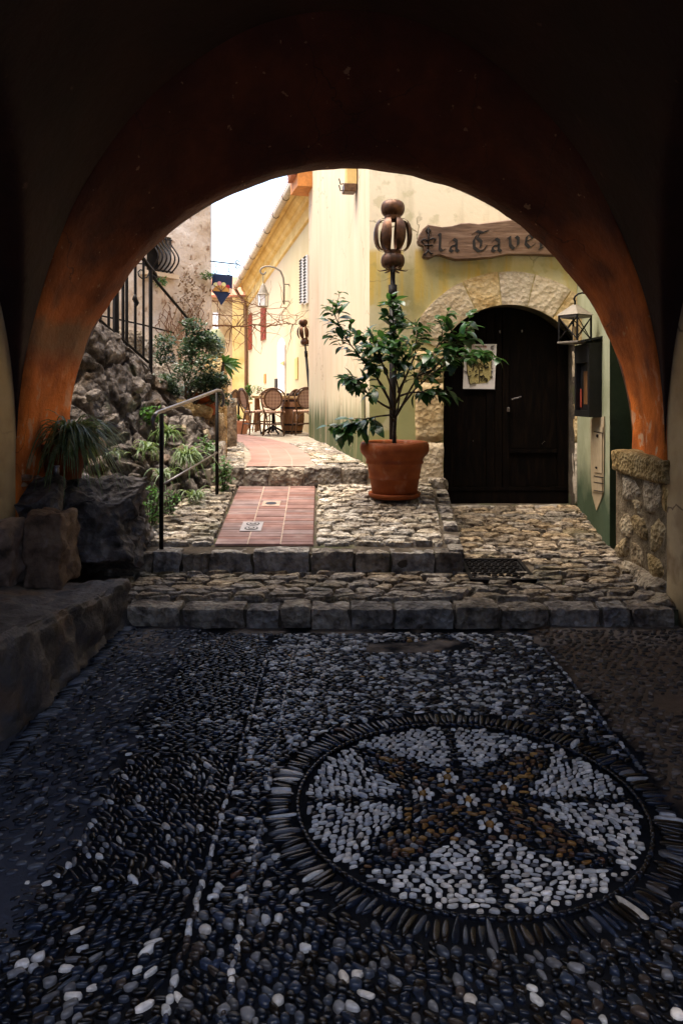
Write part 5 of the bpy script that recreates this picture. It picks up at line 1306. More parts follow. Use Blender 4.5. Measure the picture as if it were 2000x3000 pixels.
# ------------------------------------------------------------------ bronze cage posts
def cage_post(base, h, s, lab, tilt=0.0):
    root = empty('ornamental_lamp_post', base); tag(root, lab, 'lamp post')
    def strip_bulb(name, zc, hh, r, n, wid, topr):
        for k in range(n):
            a = 2 * math.pi * (k + .5) / n; rows = []
            for i in range(15):
                f_ = i / 14; ph = (f_ - .5) * math.pi; rad = topr + (r - topr) * math.cos(ph) ** .75; z = zc + hh / 2 * math.sin(ph)
                w = wid * (.42 + .58 * math.cos(ph)); row = []
                for q in (-1, -.5, 0, .5, 1):
                    aa = a + q * w / r / 2; rr2 = rad * (1 + .03 * (1 - abs(q)))
                    row.append((rr2 * math.cos(aa) * s, rr2 * math.sin(aa) * s, z * s))
                rows.append(row)
            mb = MB(); mb.grid(rows); o = mk(name, mb, M['copper'], root, smooth=True, local=True, recalc=False)
    H_ = h / s
    strip_bulb('top_petal', H_ - .085, .17, .126, 12, .078, .05); strip_bulb('cage_strip', H_ - .37, .345, .207, 8, .116, .085); strip_bulb('base_petal', H_ - .645, .155, .126, 12, .078, .06)
    for name, zc, r, hh in (('collar', H_ - .185, .088, .055), ('collar', H_ - .56, .088, .055)):
        mb = MB(); mb.lathe([(r * s, (zc - hh / 2) * s), (r * 1.02 * s, zc * s), (r * s, (zc + hh / 2) * s)], seg=20); mk(name, mb, M['copper'], root, smooth=True, local=True)
    for k in range(6):
        a = k * math.pi / 3; d = Vector((math.cos(a), math.sin(a), 0)); pp = [d * .03 * s + Vector((0, 0, (H_ - .735) * s)), d * .09 * s + Vector((0, 0, (H_ - .745) * s)), d * .14 * s + Vector((0, 0, (H_ - .752) * s)), d * .165 * s + Vector((0, 0, (H_ - .738) * s))]
        mk('leaf', MB().tube(pp, [.018 * s, .022 * s, .014 * s, .004 * s], 6, flat=.35), M['copper'], root, local=True)
    mk('pole', MB().tube([(0, 0, 0), (0, 0, (H_ - .70) * s)], .026 * s, 12), M['iron'], root, smooth=True, local=True)
    mk('sleeve', MB().tube([(0, 0, 0), (0, 0, (H_ - 1.02) * s)], .038 * s, 12), M['iron'], root, smooth=True, local=True)
    mk('sleeve_ring', MB().tube([(0, 0, (H_ - 1.06) * s), (0, 0, (H_ - .90) * s)], .046 * s, 8), M['iron'], root, smooth=True, local=True)
    root.rotation_euler.y = tilt
p = P(1150, 1400, 7.95); cage_post((p.x, p.y, zland(0, 7.95)), P(1150, 588, 7.95).z - zland(0, 7.95), 1.0, 'tall bronze cage post standing behind the potted lemon tree')
p = P(886, 1200, 15.2); cage_post((p.x + .22, p.y, ZUP), 2.35, .72, 'smaller bronze cage post far along the lane by the cream wall', tilt=-.09)

# ------------------------------------------------------------------ lantern and menu case right of the door
ln = empty('hanging_lantern', P(1683, 1005, 7.2)); tag(ln, 'grey square metal lantern with crossed bars hanging beside the door', 'lantern')
LYY = 7.2; c = P(1683, 990, LYY); hw = .105; zt, zb = P(0, 925, LYY).z, P(0, 1002, LYY).z; rz = .62
def Lr(x, y, z): return (c.x + x * math.cos(rz) - y * math.sin(rz), c.y + x * math.sin(rz) + y * math.cos(rz), z)
cor = [(-hw, -hw), (hw, -hw), (hw, hw), (-hw, hw)]
mk('base', MB().box((c.x, c.y, zb - .006), (hw * 2.25, hw * 2.25, .02), rz=rz, bev=.004), M['lantern'], ln)
mk('top_frame', MB().box((c.x, c.y, zt - .01), (hw * 2.06, hw * 2.06, .022), rz=rz), M['lantern'], ln)
za = P(0, 893, LYY).z; e_ = hw * 1.18
mb = MB(); mb.add([Lr(-e_, -e_, zt + .004), Lr(e_, -e_, zt + .004), Lr(e_, e_, zt + .004), Lr(-e_, e_, zt + .004), Lr(-.02, -.02, za), Lr(.02, -.02, za), Lr(.02, .02, za), Lr(-.02, .02, za)], [(0, 1, 5, 4), (1, 2, 6, 5), (2, 3, 7, 6), (3, 0, 4, 7), (4, 5, 6, 7), (3, 2, 1, 0)]); mk('roof', mb, M['lantern'], ln)
for x, y in cor: mk('post', MB().tube([Lr(x, y, zb), Lr(x, y, zt)], .011, 4), M['iron'], ln)
M['glass'] = mat('clear_glass', [(1, 1, 1)], rough=.05, bump=0); _b = M['glass'].node_tree.nodes['Principled BSDF']; _b.inputs['Transmission Weight'].default_value = 1.0; _b.inputs['IOR'].default_value = 1.02
for i in range(4):
    a, b_ = cor[i], cor[(i + 1) % 4]
    for q0, q1 in (((a, zb + .02), (b_, zt - .02)), ((b_, zb + .02), (a, zt - .02))):
        mk('cross_bar', MB().tube([Lr(*q0[0], q0[1]), Lr(*q1[0], q1[1])], .006, 4), M['iron'], ln)
    mk('pane', MB().add([Lr(a[0] * .97, a[1] * .97, zb), Lr(b_[0] * .97, b_[1] * .97, zb), Lr(b_[0] * .97, b_[1] * .97, zt), Lr(a[0] * .97, a[1] * .97, zt)], [(0, 1, 2, 3)]), M['glass'], ln)
mk('candle', MB().lathe([(0, .15), (.022, .15), (.022, .01), (0, .01)], (c.x, c.y, zb), 10), M['palewood'], ln)
mk('hook', MB().tube([P(1683, 893, LYY), P(1683, 882, LYY), P(1680, 876, LYY), P(1684, 868, LYY), P(1692, 861, LYY), P(1704, 858, LYY), P(1730, 860, LYY)], .010, 6), M['iron'], ln, smooth=True)
mc = empty('menu_case', (2.42, 7.1, 1.4)); tag(mc, 'black wall case with a glazed front showing a red menu under the lantern', 'display case')
bx0, bx1, by0, by1, bz0, bz1 = 2.33, 2.52, 6.98, 7.42, 1.40, 2.10
mb = MB(); mb.box(((bx0 + bx1) / 2 + .02, (by0 + by1) / 2, (bz0 + bz1) / 2), (bx1 - bx0 - .03, by1 - by0, bz1 - bz0)); mk('body', mb, M['black'], mc)
mb = MB(); xf = bx0
for (ya, yb, za_, zb_) in ((by0, by1, bz0, bz0 + .06), (by0, by1, bz1 - .18, bz1), (by0, by0 + .05, bz0 + .06, bz1 - .18), (by1 - .05, by1, bz0 + .06, bz1 - .18)): mb.box((xf + .012, (ya + yb) / 2, (za_ + zb_) / 2), (.045, yb - ya, zb_ - za_))
mk('frame', mb, M['black'], mc)
mk('hood', MB().prism([(bx0 - .06, by0 - .02, bz1 + .01), (bx1 + .02, by0 - .02, bz1 + .06), (bx1 + .02, by1 + .04, bz1 + .06), (bx0 - .06, by1 + .04, bz1 + .01)], (0, 0, .02)), M['black'], mc)
mk('menu', MB().box((xf + .028, by0 + .17, bz0 + .28), (.004, .20, .32)), M['wood'], mc); mk('red_card', MB().box((xf + .026, by1 - .09, bz0 + .18), (.004, .05, .18)), M['red'], mc); mk('white_card', MB().box((xf + .024, by0 + .09, bz0 + .25), (.004, .05, .14)), M['beige'], mc)

# ------------------------------------------------------------------ potted lemon tree
PX, PY = P(1155, 1450, 7.45).x, 7.45; PZ = zland(0, PY) + .034
pot = empty('terracotta_pot', (PX, PY, PZ)); tag(pot, 'large banded terracotta flowerpot with a rolled rim on the landing', 'flowerpot')
mk('saucer', MB().lathe([(.0, .0), (.22, .0), (.25, .012), (.262, .05), (.255, .055), (.238, .03), (.0, .025)], (PX, PY, PZ), 48), M['terracotta'], pot, smooth=True)
mk('body', MB().lathe([(.0, .03), (.215, .03), (.224, .045), (.246, .19), (.256, .195), (.260, .207), (.252, .219), (.272, .34), (.286, .345), (.291, .36), (.282, .375), (.290, .40), (.318, .43), (.338, .455), (.345, .49), (.343, .53), (.332, .555), (.315, .562), (.303, .555), (.300, .52), (.285, .42)], (PX, PY, PZ), 64), M['terracotta'], pot, smooth=True)
mk('soil', MB().lathe([(.0, .50), (.15, .495), (.297, .48)], (PX, PY, PZ), 32), M['soil'], pot, smooth=True)
lt = empty('lemon_tree', (PX, PY, PZ + .49)); tag(lt, 'young lemon tree with glossy leaves growing in the large pot', 'tree')
def T(px, py, dy): return P(px, py, PY + dy)
trunk = [T(1155, 1312, 0), T(1154, 1270, .0), T(1156, 1240, .01), T(1158, 1222, .01)]
mk('trunk', MB().tube(trunk, [.022, .020, .019, .018], 8), M['bark'], lt, smooth=True)
branches = [
 [(1157, 1226, .01), (1148, 1200, -.02), (1136, 1165, -.05), (1120, 1130, -.08), (1090, 1090, -.12), (1050, 1040, -.14), (1015, 995, -.15), (985, 935, -.16), (972, 902, -.16)],
 [(1157, 1226, .01), (1165, 1195, .02), (1170, 1160, .02), (1160, 1110, .0), (1155, 1050, -.02), (1152, 985, -.02), (1150, 930, -.03), (1152, 893, -.03)],
 [(1158, 1222, .01), (1176, 1190, -.03), (1196, 1150, -.06), (1225, 1100, -.10), (1262, 1050, -.14), (1292, 990, -.16), (1302, 930, -.16)],
 [(1158, 1222, .01), (1180, 1185, .05), (1215, 1140, .12), (1270, 1090, .18), (1320, 1058, .22), (1372, 1045, .25), (1425, 1042, .26)],
 [(1156, 1235, .0), (1140, 1216, -.03), (1105, 1220, -.08), (1070, 1228, -.10), (1035, 1242, -.12), (1012, 1250, -.12)],
 [(1148, 1200, -.02), (1120, 1185, -.10), (1085, 1160, -.18), (1050, 1130, -.22), (1030, 1105, -.24)],
 [(1170, 1160, .02), (1200, 1150, -.12), (1240, 1148, -.18), (1275, 1150, -.2)],
 [(1136, 1165, -.05), (1110, 1120, .05), (1085, 1060, .1), (1070, 1010, .12), (1062, 985, .12)],
 [(1165, 1150, .02), (1190, 1100, .1), (1215, 1040, .14), (1222, 970, .15), (1216, 935, .15)],
 [(1225, 1100, -.10), (1265, 1085, -.15), (1305, 1040, -.17), (1340, 1000, -.18), (1378, 952, -.2)],
 [(1157, 1200, .0), (1150, 1150, -.15), (1130, 1090, -.25), (1110, 1040, -.28), (1105, 1000, -.28)],
 [(1160, 1180, -.02), (1185, 1110, -.22), (1180, 1060, -.28), (1176, 1010, -.3)],
]
leaf_spots = []
rr = random.Random(17)
for bi, bpts in enumerate(branches):
    path = [T(*q) for q in bpts]; n = len(path)
    mk('branch', MB().tube(path, [max(.004, .013 * (1 - .75 * i / (n - 1))) for i in range(n)], 6), M['bark'], lt, smooth=True)
    dens = []
    for i in range(n - 1):
        for q in range(5): dens.append((path[i].lerp(path[i + 1], q / 5), (path[i + 1] - path[i]).normalized(), (i + q / 5) / (n - 1)))
    for p, d, t in dens:
        if t < .42: continue
        if rr.random() < .9: leaf_spots.append((p, d))
        if t < .95 and rr.random() < .8:
            d2 = (d + Vector((rr.uniform(-1, 1), rr.uniform(-1, 1), rr.uniform(-.5, .6)))).normalized(); L_ = rr.uniform(.09, .24); tw = [p, p + d2 * L_ * .5 + Vector((0, 0, .01)), p + d2 * L_]
            mk('twig', MB().tube(tw, [.0045, .0035, .002], 5, cap=False), M['bark'], lt)
            for q in (.25, .4, .55, .7, .85, 1.0, 1.0): leaf_spots.append((tw[0].lerp(tw[2], q), d2))
def leaf_mesh(name, L_, w, fold, droop, m):
    rows = []; prof = [(0, .02), (.1, .35), (.28, .85), (.5, 1.0), (.72, .78), (.9, .32), (1.0, .0)]
    mb = MB()
    for t, k in prof:
        z = -droop * t * t * L_; rows.append([(t * L_, -w * k, z + fold * w * k), (t * L_, 0, z), (t * L_, w * k, z + fold * w * k)])
    mb.grid(rows); me = bpy.data.meshes.new(name); me.from_pydata([tuple(p) for p in mb.v], [], mb.f); me.polygons.foreach_set('use_smooth', [True] * len(me.polygons)); me.materials.append(m); return me
LM = [leaf_mesh('lemon_leaf', .105, .026, .35, .25, M['lemonleaf']), leaf_mesh('lemon_leaf', .125, .031, .25, .4, M['lemonleaf']), leaf_mesh('lemon_leaf', .085, .022, .45, .1, M['lemonleaf']), leaf_mesh('lemon_leaf', .115, .034, .15, .55, M['lemonleaf'])]
extra_spots = []
rr.shuffle(leaf_spots); extra_spots = leaf_spots[295:]; leaf_spots = leaf_spots[:295]
inv = Matrix.Translation(-wloc(lt))
for p, d in leaf_spots:
    s = rr.uniform(.85, 1.4)
    ld = (d * .5 + Vector((rr.uniform(-1, 1), rr.uniform(-1, 1), rr.uniform(-.75, .45)))).normalized()
    up = (Vector((rr.uniform(-.5, .5), rr.uniform(-.6, .3), 1))).normalized(); y = up.cross(ld).normalized(); z = ld.cross(y)
    o = bpy.data.objects.new('leaf', rr.choice(LM)); o.matrix_basis = Matrix(((ld.x * s, y.x * s, z.x * s, p.x), (ld.y * s, y.y * s, z.y * s, p.y), (ld.z * s, y.z * s, z.z * s, p.z), (0, 0, 0, 1)))
    C.objects.link(o); o.parent = lt; o.matrix_parent_inverse = inv
if extra_spots:
    mb = MB()
    for p, d in extra_spots:
        s = rr.uniform(.7, 1.4); ld = (d * .5 + Vector((rr.uniform(-1, 1), rr.uniform(-1, 1), rr.uniform(-.75, .45)))).normalized(); y = Vector((rr.uniform(-.5, .5), rr.uniform(-.6, .3), 1)).cross(ld).normalized(); z = ld.cross(y); me = rr.choice(LM)
        mb.add([p + (ld * v.co.x + y * v.co.y + z * v.co.z) * s for v in me.vertices], [tuple(f.vertices) for f in me.polygons])
    o = mk('foliage', mb, M['lemonleaf'], lt, smooth=True, recalc=False); o['kind'] = 'stuff'
# ------------------------------------------------------------------ iron handrail beside the landing
hr = empty('handrail', (-1.46, 6.05, .35)); tag(hr, 'short handrail with two black posts and worn steel bars by the landing', 'handrail')
pa, pb = (P(473, 1605, 6.05), P(474, 1212, 6.05)); pc_, pd_ = (P(636, 1448, 7.6), P(636, 1150, 7.6))
pa.z = zland(0, 6.05) - .02; pc_.z = zland(0, 7.6) - .02
mk('post', MB().tube([pa, pb], .018, 10), M['iron'], hr, smooth=True); mk('post', MB().tube([pc_, pd_], .018, 10), M['iron'], hr, smooth=True)
dirr = (P(640, 1142, 7.6) - P(455, 1212, 6.05)).normalized(); e0, e1 = P(452, 1214, 6.05), P(640, 1142, 7.6)
mk('top_rail', MB().tube([e0 - Vector((.0, 0, .13)), e0 - Vector((.012, 0, .06)), e0 + Vector((0, .0, -.015)), e0 + dirr * .06 + Vector((0, 0, .004)), e0.lerp(e1, .5), e1 - dirr * .05, e1 + Vector((.02, .02, -.01)), e1 + Vector((.045, .04, -.06)), e1 + Vector((.045, .05, -.14)), e1 + Vector((.02, .05, -.17))], .017, 12), M['steel'], hr, smooth=True)
mk('mid_bar', MB().tube([P(478, 1420, 6.08), P(636, 1326, 7.58)], .010, 8), M['steel'], hr, smooth=True)
# stair railing on the rock bank
sr = empty('stair_railing', P(436, 1075, 8.55)); tag(sr, 'black wrought iron stair railing with a scroll on the rock bank', 'railing')
def RY(px): return 7.62 + (px - 280) / 156 * .92
def R_(px, py): return P(px, py, RY(px))
mk('top_rail', MB().tube([R_(330, 634), R_(370, 690), R_(409, 743), R_(440, 785), R_(455, 803), R_(458, 811), R_(452, 815), R_(448, 809)], .024, 8), M['iron'], sr, smooth=True)
mk('lower_rail', MB().tube([R_(446, 808), R_(470, 838), R_(510, 885), R_(547, 929), R_(560, 945), R_(565, 962)], .017, 8), M['iron'], sr, smooth=True)
mk('bottom_rail', MB().tube([R_(230, 872), R_(280, 926), R_(330, 970), R_(370, 1004), R_(436, 1062)], .016, 6), M['iron'], sr)
for x, y0_, y1__, r_ in ((265, 560, 920, .015), (295, 600, 945, .015), (319, 640, 975, .015), (340, 655, 1003, .035), (361, 680, 1012, .018), (372, 694, 1020, .018), (397, 728, 1030, .017), (421, 760, 1046, .015), (442, 788, 1100, .024), (547, 929, 1040, .016), (611, 963, 1030, .018)):
    mk('baluster', MB().tube([R_(x, y0_), R_(x, y1__)], r_, 6), M['iron'], sr)
mk('scroll', MB().tube([R_(384, 773), R_(400, 772), R_(420, 773), R_(434, 782), R_(438, 797), R_(432, 812), R_(418, 817), R_(407, 808), R_(405, 797), R_(412, 790), R_(420, 793), R_(421, 800)], .008, 6), M['iron'], sr, smooth=True)
mk('twisted_knot', MB().tube([R_(397, 860), R_(395, 875), R_(401, 888), R_(397, 900)], [.012, .03, .03, .012], 6), M['iron'], sr, smooth=True)

# ------------------------------------------------------------------ plants on the left
def blades(n, c, L0, seed, spread=1.0, width=.010, up=.9, side=None):
    rr_ = random.Random(seed); mb = MB()
    for k in range(n):
        a = rr_.uniform(0, 2 * math.pi); d = Vector((math.cos(a), math.sin(a), 0))
        if side is not None: d = (d * .8 + side * rr_.uniform(.0, .9))
        L_ = L0 * rr_.uniform(.3, 1.2); rise = up * rr_.uniform(.2, 1.5); w = width * rr_.uniform(.7, 1.2); dr_ = rr_.uniform(.05, .8); rows = []
        b0_ = c + Vector((rr_.gauss(0, .03), rr_.gauss(0, .03), 0)) * spread; sd = Vector((-d.y, d.x, 0)).normalized()
        for i in range(8):
            t = i / 7; h = L_ * (rise * t - (rise * .75 + dr_) * t * t * t ** .15) ; out_ = L_ * (t * .75) * spread
            p = b0_ + d * out_ + Vector((0, 0, h)); ww = w * (1 - t ** 2.2) + .0008
            rows.append([p - sd * ww + Vector((0, 0, ww * .5)), p, p + sd * ww + Vector((0, 0, ww * .5))])
        mb.grid(rows)
    return mb
def bladeplant(px, py, Y, n, L_, lab, seed, **k):
    c = P(px, py, Y); r = empty('spider_plant', c); tag(r, lab, 'plant'); mk('foliage', blades(n, c, L_, seed, **k), M['blade'], r, smooth=True, recalc=False); return r, c
r, c = bladeplant(205, 1290, 5.85, 420, .62, 'large spider plant spilling from a pot over the boulder', 1, spread=.9, side=Vector((.45, -.3, 0)), up=.7)
rp = empty('plant_pot', P(180, 1400, 5.85)); tag(rp, 'dark terracotta pot holding the spilling spider plant on the boulder', 'flowerpot')
pb_ = P(185, 1390, 5.95); mk('body', MB().lathe([(0, 0), (.14, 0), (.175, .22), (.195, .225), (.20, .28), (.18, .28), (.17, .24), (0, .23)], (pb_.x, pb_.y, pb_.z - .03), 28), M['terracotta'], rp, smooth=True)
c_ = P(166, 1385, 5.6); tag(mk('candle_jar', MB().lathe([(0, 0), (.022, 0), (.022, .05), (.018, .055), (.024, .06), (.024, .075), (0, .076)], (c_.x, c_.y, c_.z - .02), 14), M['steel'], smooth=True), 'small glinting metal-lidded jar in front of the dark plant pot', 'jar')
bladeplant(432, 1320, 7.1, 60, .24, 'spider plant growing on the rock bank behind the front handrail post', 2)
bladeplant(545, 1345, 7.5, 120, .34, 'long-leaved spider plant under the sloping middle bar of the handrail', 3, side=Vector((.3, -.3, 0)))
bladeplant(490, 1275, 7.8, 70, .30, 'spider plant high on the bank just behind the handrail', 5)
bladeplant(570, 1455, 7.25, 55, .20, 'small spider plant at the edge of the landing paving', 4)
bladeplant(480, 1395, 6.9, 40, .22, 'sparse spider plant tuft low beside the front handrail post', 6)
bladeplant(340, 1330, 6.5, 26, .15, 'tiny pale spider plant shoot between the boulder and the bank', 7)
def herb(px, py, Y, rad, n, size, lab, m='herb', name='leafy_plant'):
    c = P(px, py, Y); r = empty(name, (c.x, c.y, c.z - rad[2])); tag(r, lab, 'plant'); mk('foliage', leaf_cloud(n, c, rad, size, int(px)), M[m], r, recalc=False)
    rq = random.Random(int(px) + 5); mb = MB()
    for k in range(7): mb.tube([(c.x + rq.uniform(-.02, .02), c.y, c.z - rad[2]), (c.x + rq.uniform(-1, 1) * rad[0] * .6, c.y + rq.uniform(-1, 1) * rad[1] * .6, c.z + rad[2] * .5)], .004, 4)
    mk('stem', mb, M['bark'], r)
herb(655, 1390, 7.75, (.10, .10, .22), 240, .05, 'bushy green herb beside the rear handrail post')
herb(590, 1310, 8.2, (.18, .15, .12), 300, .05, 'low green ground cover on the bank above the sloping bar')
herb(440, 1215, 7.8, (.12, .12, .10), 180, .05, 'green cushion plant tucked high in the rock bank')
herb(445, 1490, 6.55, (.10, .10, .22), 260, .04, 'dark green creeping plant beside the boulder at the landing edge')
herb(500, 1470, 6.75, (.10, .08, .12), 120, .035, 'small mossy plant on the stones below the middle bar')
# evergreen shrub by the stairs
sc = P(555, 1068, 8.75); sb = empty('evergreen_shrub', P(545, 1190, 8.75)); tag(sb, 'round glossy evergreen shrub in front of the stair railing', 'shrub')
mb = MB(); rq = random.Random(77)
clumps = [(rq.uniform(-.36, .36), rq.uniform(-.3, .3), rq.uniform(-.36, .42)) for _ in range(22)]
clumps = [q for q in clumps if (q[0] / .42) ** 2 + (q[2] / .46) ** 2 < 1.1] + [(.33, 0, -.2), (.36, 0, -.38), (-.3, 0, .1), (-.28, 0, .28), (.05, 0, .46)]
for i, q in enumerate(clumps):
    t = leaf_cloud(230, sc + Vector(q), (.14, .14, .11), .052, 500 + i); mb.add(t.v, t.f)
mk('crown', mb, M['shrubleaf'], sb, recalc=False)
for k in range(12):
    q = rq.choice(clumps); b0_ = P(540, 1200, 8.75); e_ = sc + Vector(q); mk('stem', MB().tube([b0_ + Vector((rq.uniform(-.08, .08), rq.uniform(-.08, .08), 0)), b0_.lerp(e_, .5) + Vector((rq.uniform(-.06, .06), 0, 0)), e_], [.012, .009, .004], 5), M['bark'], sb)
# orange planter on its stone pedestal, jar and agave behind the shrub
pc0 = P(606, 1215, 8.9); pl = empty('orange_planter', pc0); tag(pl, 'orange planter on a stone stub behind the rear handrail post', 'planter')
mk('body', MB().lathe([(0, 0), (.13, 0), (.16, .20), (.185, .21), (.185, .26), (.165, .26), (.155, .22), (0, .21)], (pc0.x, pc0.y, pc0.z), 28), M['terracotta'], pl, smooth=True)
pp = P(605, 1300, 9.0); tag(mk('stone_pedestal', block((pp.x + .02, pp.y + .06, (pc0.z + ZUP) / 2 - .06), (.34, .36, pc0.z - ZUP + .14), 401, n=8, rnd=.3, amp=.05), M['tanrock'], smooth=True, center=True), 'mossy stone stub carrying the orange planter', 'pedestal')
tag(mk('stone_trough', block((P(620, 1300, 8.6).x, 8.6, ZUP + .10), (.30, .34, .30), 402, n=7, rnd=.2, amp=.02), M['paving'], smooth=True, center=True), 'low pale stone block at the lane edge by the rear handrail post', 'stone')
ja = P(634, 1030, 9.6); tag(mk('glazed_jar', MB().lathe([(0, 0), (.06, 0), (.11, .10), (.12, .2), (.10, .30), (.05, .37), (.045, .39), (0, .39)], (ja.x, ja.y, ja.z - .10), 24), M['sidegreen'], smooth=True), 'green glazed jar showing behind the shrub', 'jar')
tag(mk('jar_pillar', block((ja.x, ja.y, (ja.z + ZUP) / 2 - .05), (.26, .26, ja.z - ZUP - .1), 403, n=6, rnd=.2, amp=.03), M['tanrock'], smooth=True, center=True), 'stone pillar hidden behind the shrub under the green jar', 'pillar')
ag = P(655, 1062, 9.0); agr = empty('agave', ag); tag(agr, 'broad-leaved agave beside the shrub pointing towards the lane', 'plant')
rq = random.Random(6)
for k in range(9):
    a = -1.1 + k * .33; d = Vector((math.cos(a), rq.uniform(-.4, .2), math.sin(a) * .7)); rows = []; L_ = rq.uniform(.16, .26)
    for i in range(7):
        t = i / 6; w = .026 * math.sin(math.pi * min(1, t * .85 + .12)); p = ag + d * L_ * t + Vector((0, 0, -.06 * t * t)); sd = Vector((-d.z, .3, d.x)).normalized(); rows.append([p - sd * w, p + Vector((0, .01, 0)), p + sd * w])
    mb = MB(); mb.grid(rows); mk('leaf', mb, M['herb'], agr, smooth=True, recalc=False)
agp = MB().tube([ag, (ag.x - .06, ag.y, ag.z - .4)], .02, 6); mk('stem', agp, M['bark'], agr)

# ------------------------------------------------------------------ cafe terrace on the lane
def weave_mat():
    m = mat('woven_cane', [(.60, .36, .22), (.66, .42, .28)], scale=8, rough=.6, bump=0); nt = m.node_tree; N = nt.nodes; L = nt.links
    tc = N.new('ShaderNodeTexCoord'); sx_ = N.new('ShaderNodeSeparateXYZ'); mp = N.new('ShaderNodeCombineXYZ'); L.new(tc.outputs['Object'], sx_.inputs[0]); L.new(sx_.outputs[0], mp.inputs[0]); L.new(sx_.outputs[2], mp.inputs[1])
    ck = N.new('ShaderNodeTexVoronoi'); ck.voronoi_dimensions = '2D'; ck.inputs['Scale'].default_value = 36; ck.inputs['Randomness'].default_value = 0; L.new(mp.outputs[0], ck.inputs['Vector'])
    r = N.new('ShaderNodeMapRange'); r.inputs[1].default_value = .36; r.inputs[2].default_value = .42; r.inputs[3].default_value = 1; r.inputs[4].default_value = 0; L.new(ck.outputs['Distance'], r.inputs[0])
    overlay(m, (.05, .025, .015), r.outputs[0]); return m
M['cane'] = weave_mat()
def oval(cx, cz, rx, rz_, y0_, lean, n=28): return [(cx + rx * math.cos(a), y0_ - lean * (cz + rz_ * math.sin(a) - .45), cz + rz_ * math.sin(a)) for a in np.linspace(0, 2 * math.pi, n + 1)]
def make_chair():
    r = empty('bistro_chair', (0, 0, 0)); y0_ = -.20; ln_ = .22
    mk('back_frame', MB().tube([(-.17, y0_ + .02, .44), (-.215, y0_ - .04, .60), (-.235, y0_ - .07, .74)] + [(-.235 * math.cos(a), y0_ - ln_ * (.74 + .19 * math.sin(a) - .45), .74 + .19 * math.sin(a)) for a in np.linspace(0, math.pi, 15)] + [(.235, y0_ - .07, .74), (.215, y0_ - .04, .60), (.17, y0_ + .02, .44)], .016, 6), M['rattan'], r, smooth=True, local=True)
    bk_ = mk('backrest', MB().tube(oval(0, .715, .17, .19, y0_, ln_), .017, 6, cap=False), M['rattan'], r, smooth=True, local=True)
    ov = oval(0, .715, .165, .185, y0_, ln_)[:-1]; mb = MB(); mb.prism(ov, (0, .008, 0)); mk('woven_panel', mb, M['cane'], bk_, local=True)
    mb = MB(); mb.lathe([(0, .44), (.20, .44), (.225, .45), (.225, .475), (.20, .485), (0, .485)], seg=24); mk('seat', mb, M['cane'], r, smooth=True, local=True)
    for sx, sy in ((-1, -1), (1, -1), (-1, 1), (1, 1)):
        mk('leg', MB().tube([(sx * .17, sy * .16, .45), (sx * .185, sy * .185, .22), (sx * .205, sy * .215, 0)], .015, 6), M['rattan'], r, smooth=True, local=True)
    mb = MB(); mb.tube([(-.185, -.185, .22), (.185, -.185, .22), (.185, .185, .22), (-.185, .185, .22), (-.185, -.185, .22)], .010, 5); mk('stretcher', mb, M['rattan'], r, local=True)
    for sx in (-1, 1):
        mk('bow_brace', MB().tube([(sx * .18, -.175, .30), (sx * .12, -.165, .38), (sx * .03, -.16, .43)], .009, 5), M['rattan'], r, local=True)
    return r
ch0 = make_chair()
spots = [(802, 1279, 14.7, .05, 1.0, 'rattan bistro chair with its woven back towards the steps, central in the lane'), (748, 1272, 15.0, -1.05, 1.0, 'rattan bistro chair turned sideways between the terracotta trough and the central chair'), (890, 1277, 14.95, .25, 1.02, 'rattan bistro chair half hidden by the cream wall'), (652, 1266, 15.9, 1.35, .98, 'rattan bistro chair behind the rear handrail post by the trough'), (775, 1268, 16.4, 2.9, .98, 'rattan bistro chair facing the steps across the bistro table'), (835, 1270, 15.7, 1.0, .98, 'rattan bistro chair between the central chair and the barrel')]
for i, (px, py, Y, rz, s, lab) in enumerate(spots):
    o = ch0 if i == 0 else copy_tree(ch0); p = P(px, py, Y); o.location = (p.x, p.y, ZUP); o.rotation_euler.z = rz; o.scale = (s, s, s); tag(o, lab, 'chair', 'cafe chairs')
def barrel(px, Y, lab, h=.72):
    p = P(px, 1270, Y); r = empty('wine_barrel', (p.x, p.y, ZUP)); tag(r, lab, 'barrel')
    for k in range(18):
        a, b_ = 2 * math.pi * k / 18 + .01, 2 * math.pi * (k + 1) / 18 - .01; rows = []
        for i in range(9):
            f_ = i / 8; R0 = .20 + .055 * math.sin(math.pi * f_); rows.append([(p.x + R0 * math.cos(q), p.y + R0 * math.sin(q), ZUP + h * f_) for q in (a, (a + b_) / 2, b_)])
        mb = MB(); mb.grid(rows); mk('stave', mb, M['wood'], r, smooth=True, recalc=False)
    for f_ in (.06, .26, .74, .94):
        R0 = .203 + .055 * math.sin(math.pi * f_); mk('hoop', MB().lathe([(R0, h * f_ - .02), (R0 + .004, h * f_), (R0, h * f_ + .02)], (p.x, p.y, ZUP), 24), M['iron'], r, smooth=True)
    mk('lid', MB().lathe([(0, h - .01), (.2, h - .01)], (p.x, p.y, ZUP), 24), M['wood'], r); return p
p = barrel(856, 15.6, 'brown wine barrel with iron hoops used as a table stand')
def slab_table(name, x0, x1, y, d, z, lab, m='palewood', leg=True):
    r = empty(name, ((x0 + x1) / 2, y, ZUP)); tag(r, lab, 'table'); mk('top', MB().box(((x0 + x1) / 2, y, z), (x1 - x0, d, .05), bev=.006), M[m], r)
    if leg:
        for sx in (x0 + .08, x1 - .08):
            for sy in (-d * .4, d * .4): mk('leg', MB().box((sx, y + sy, (ZUP + z) / 2 - .012), (.05, .05, z - ZUP - .03)), M['wood'], r)
zt1 = P(0, 1170, 15.6).z
mk_tab = slab_table('barrel_top', P(846, 0, 15.6).x, P(885, 0, 15.6).x, 15.62, .5, ZUP + .75, 'pale wooden board lying on the wine barrel', leg=False)
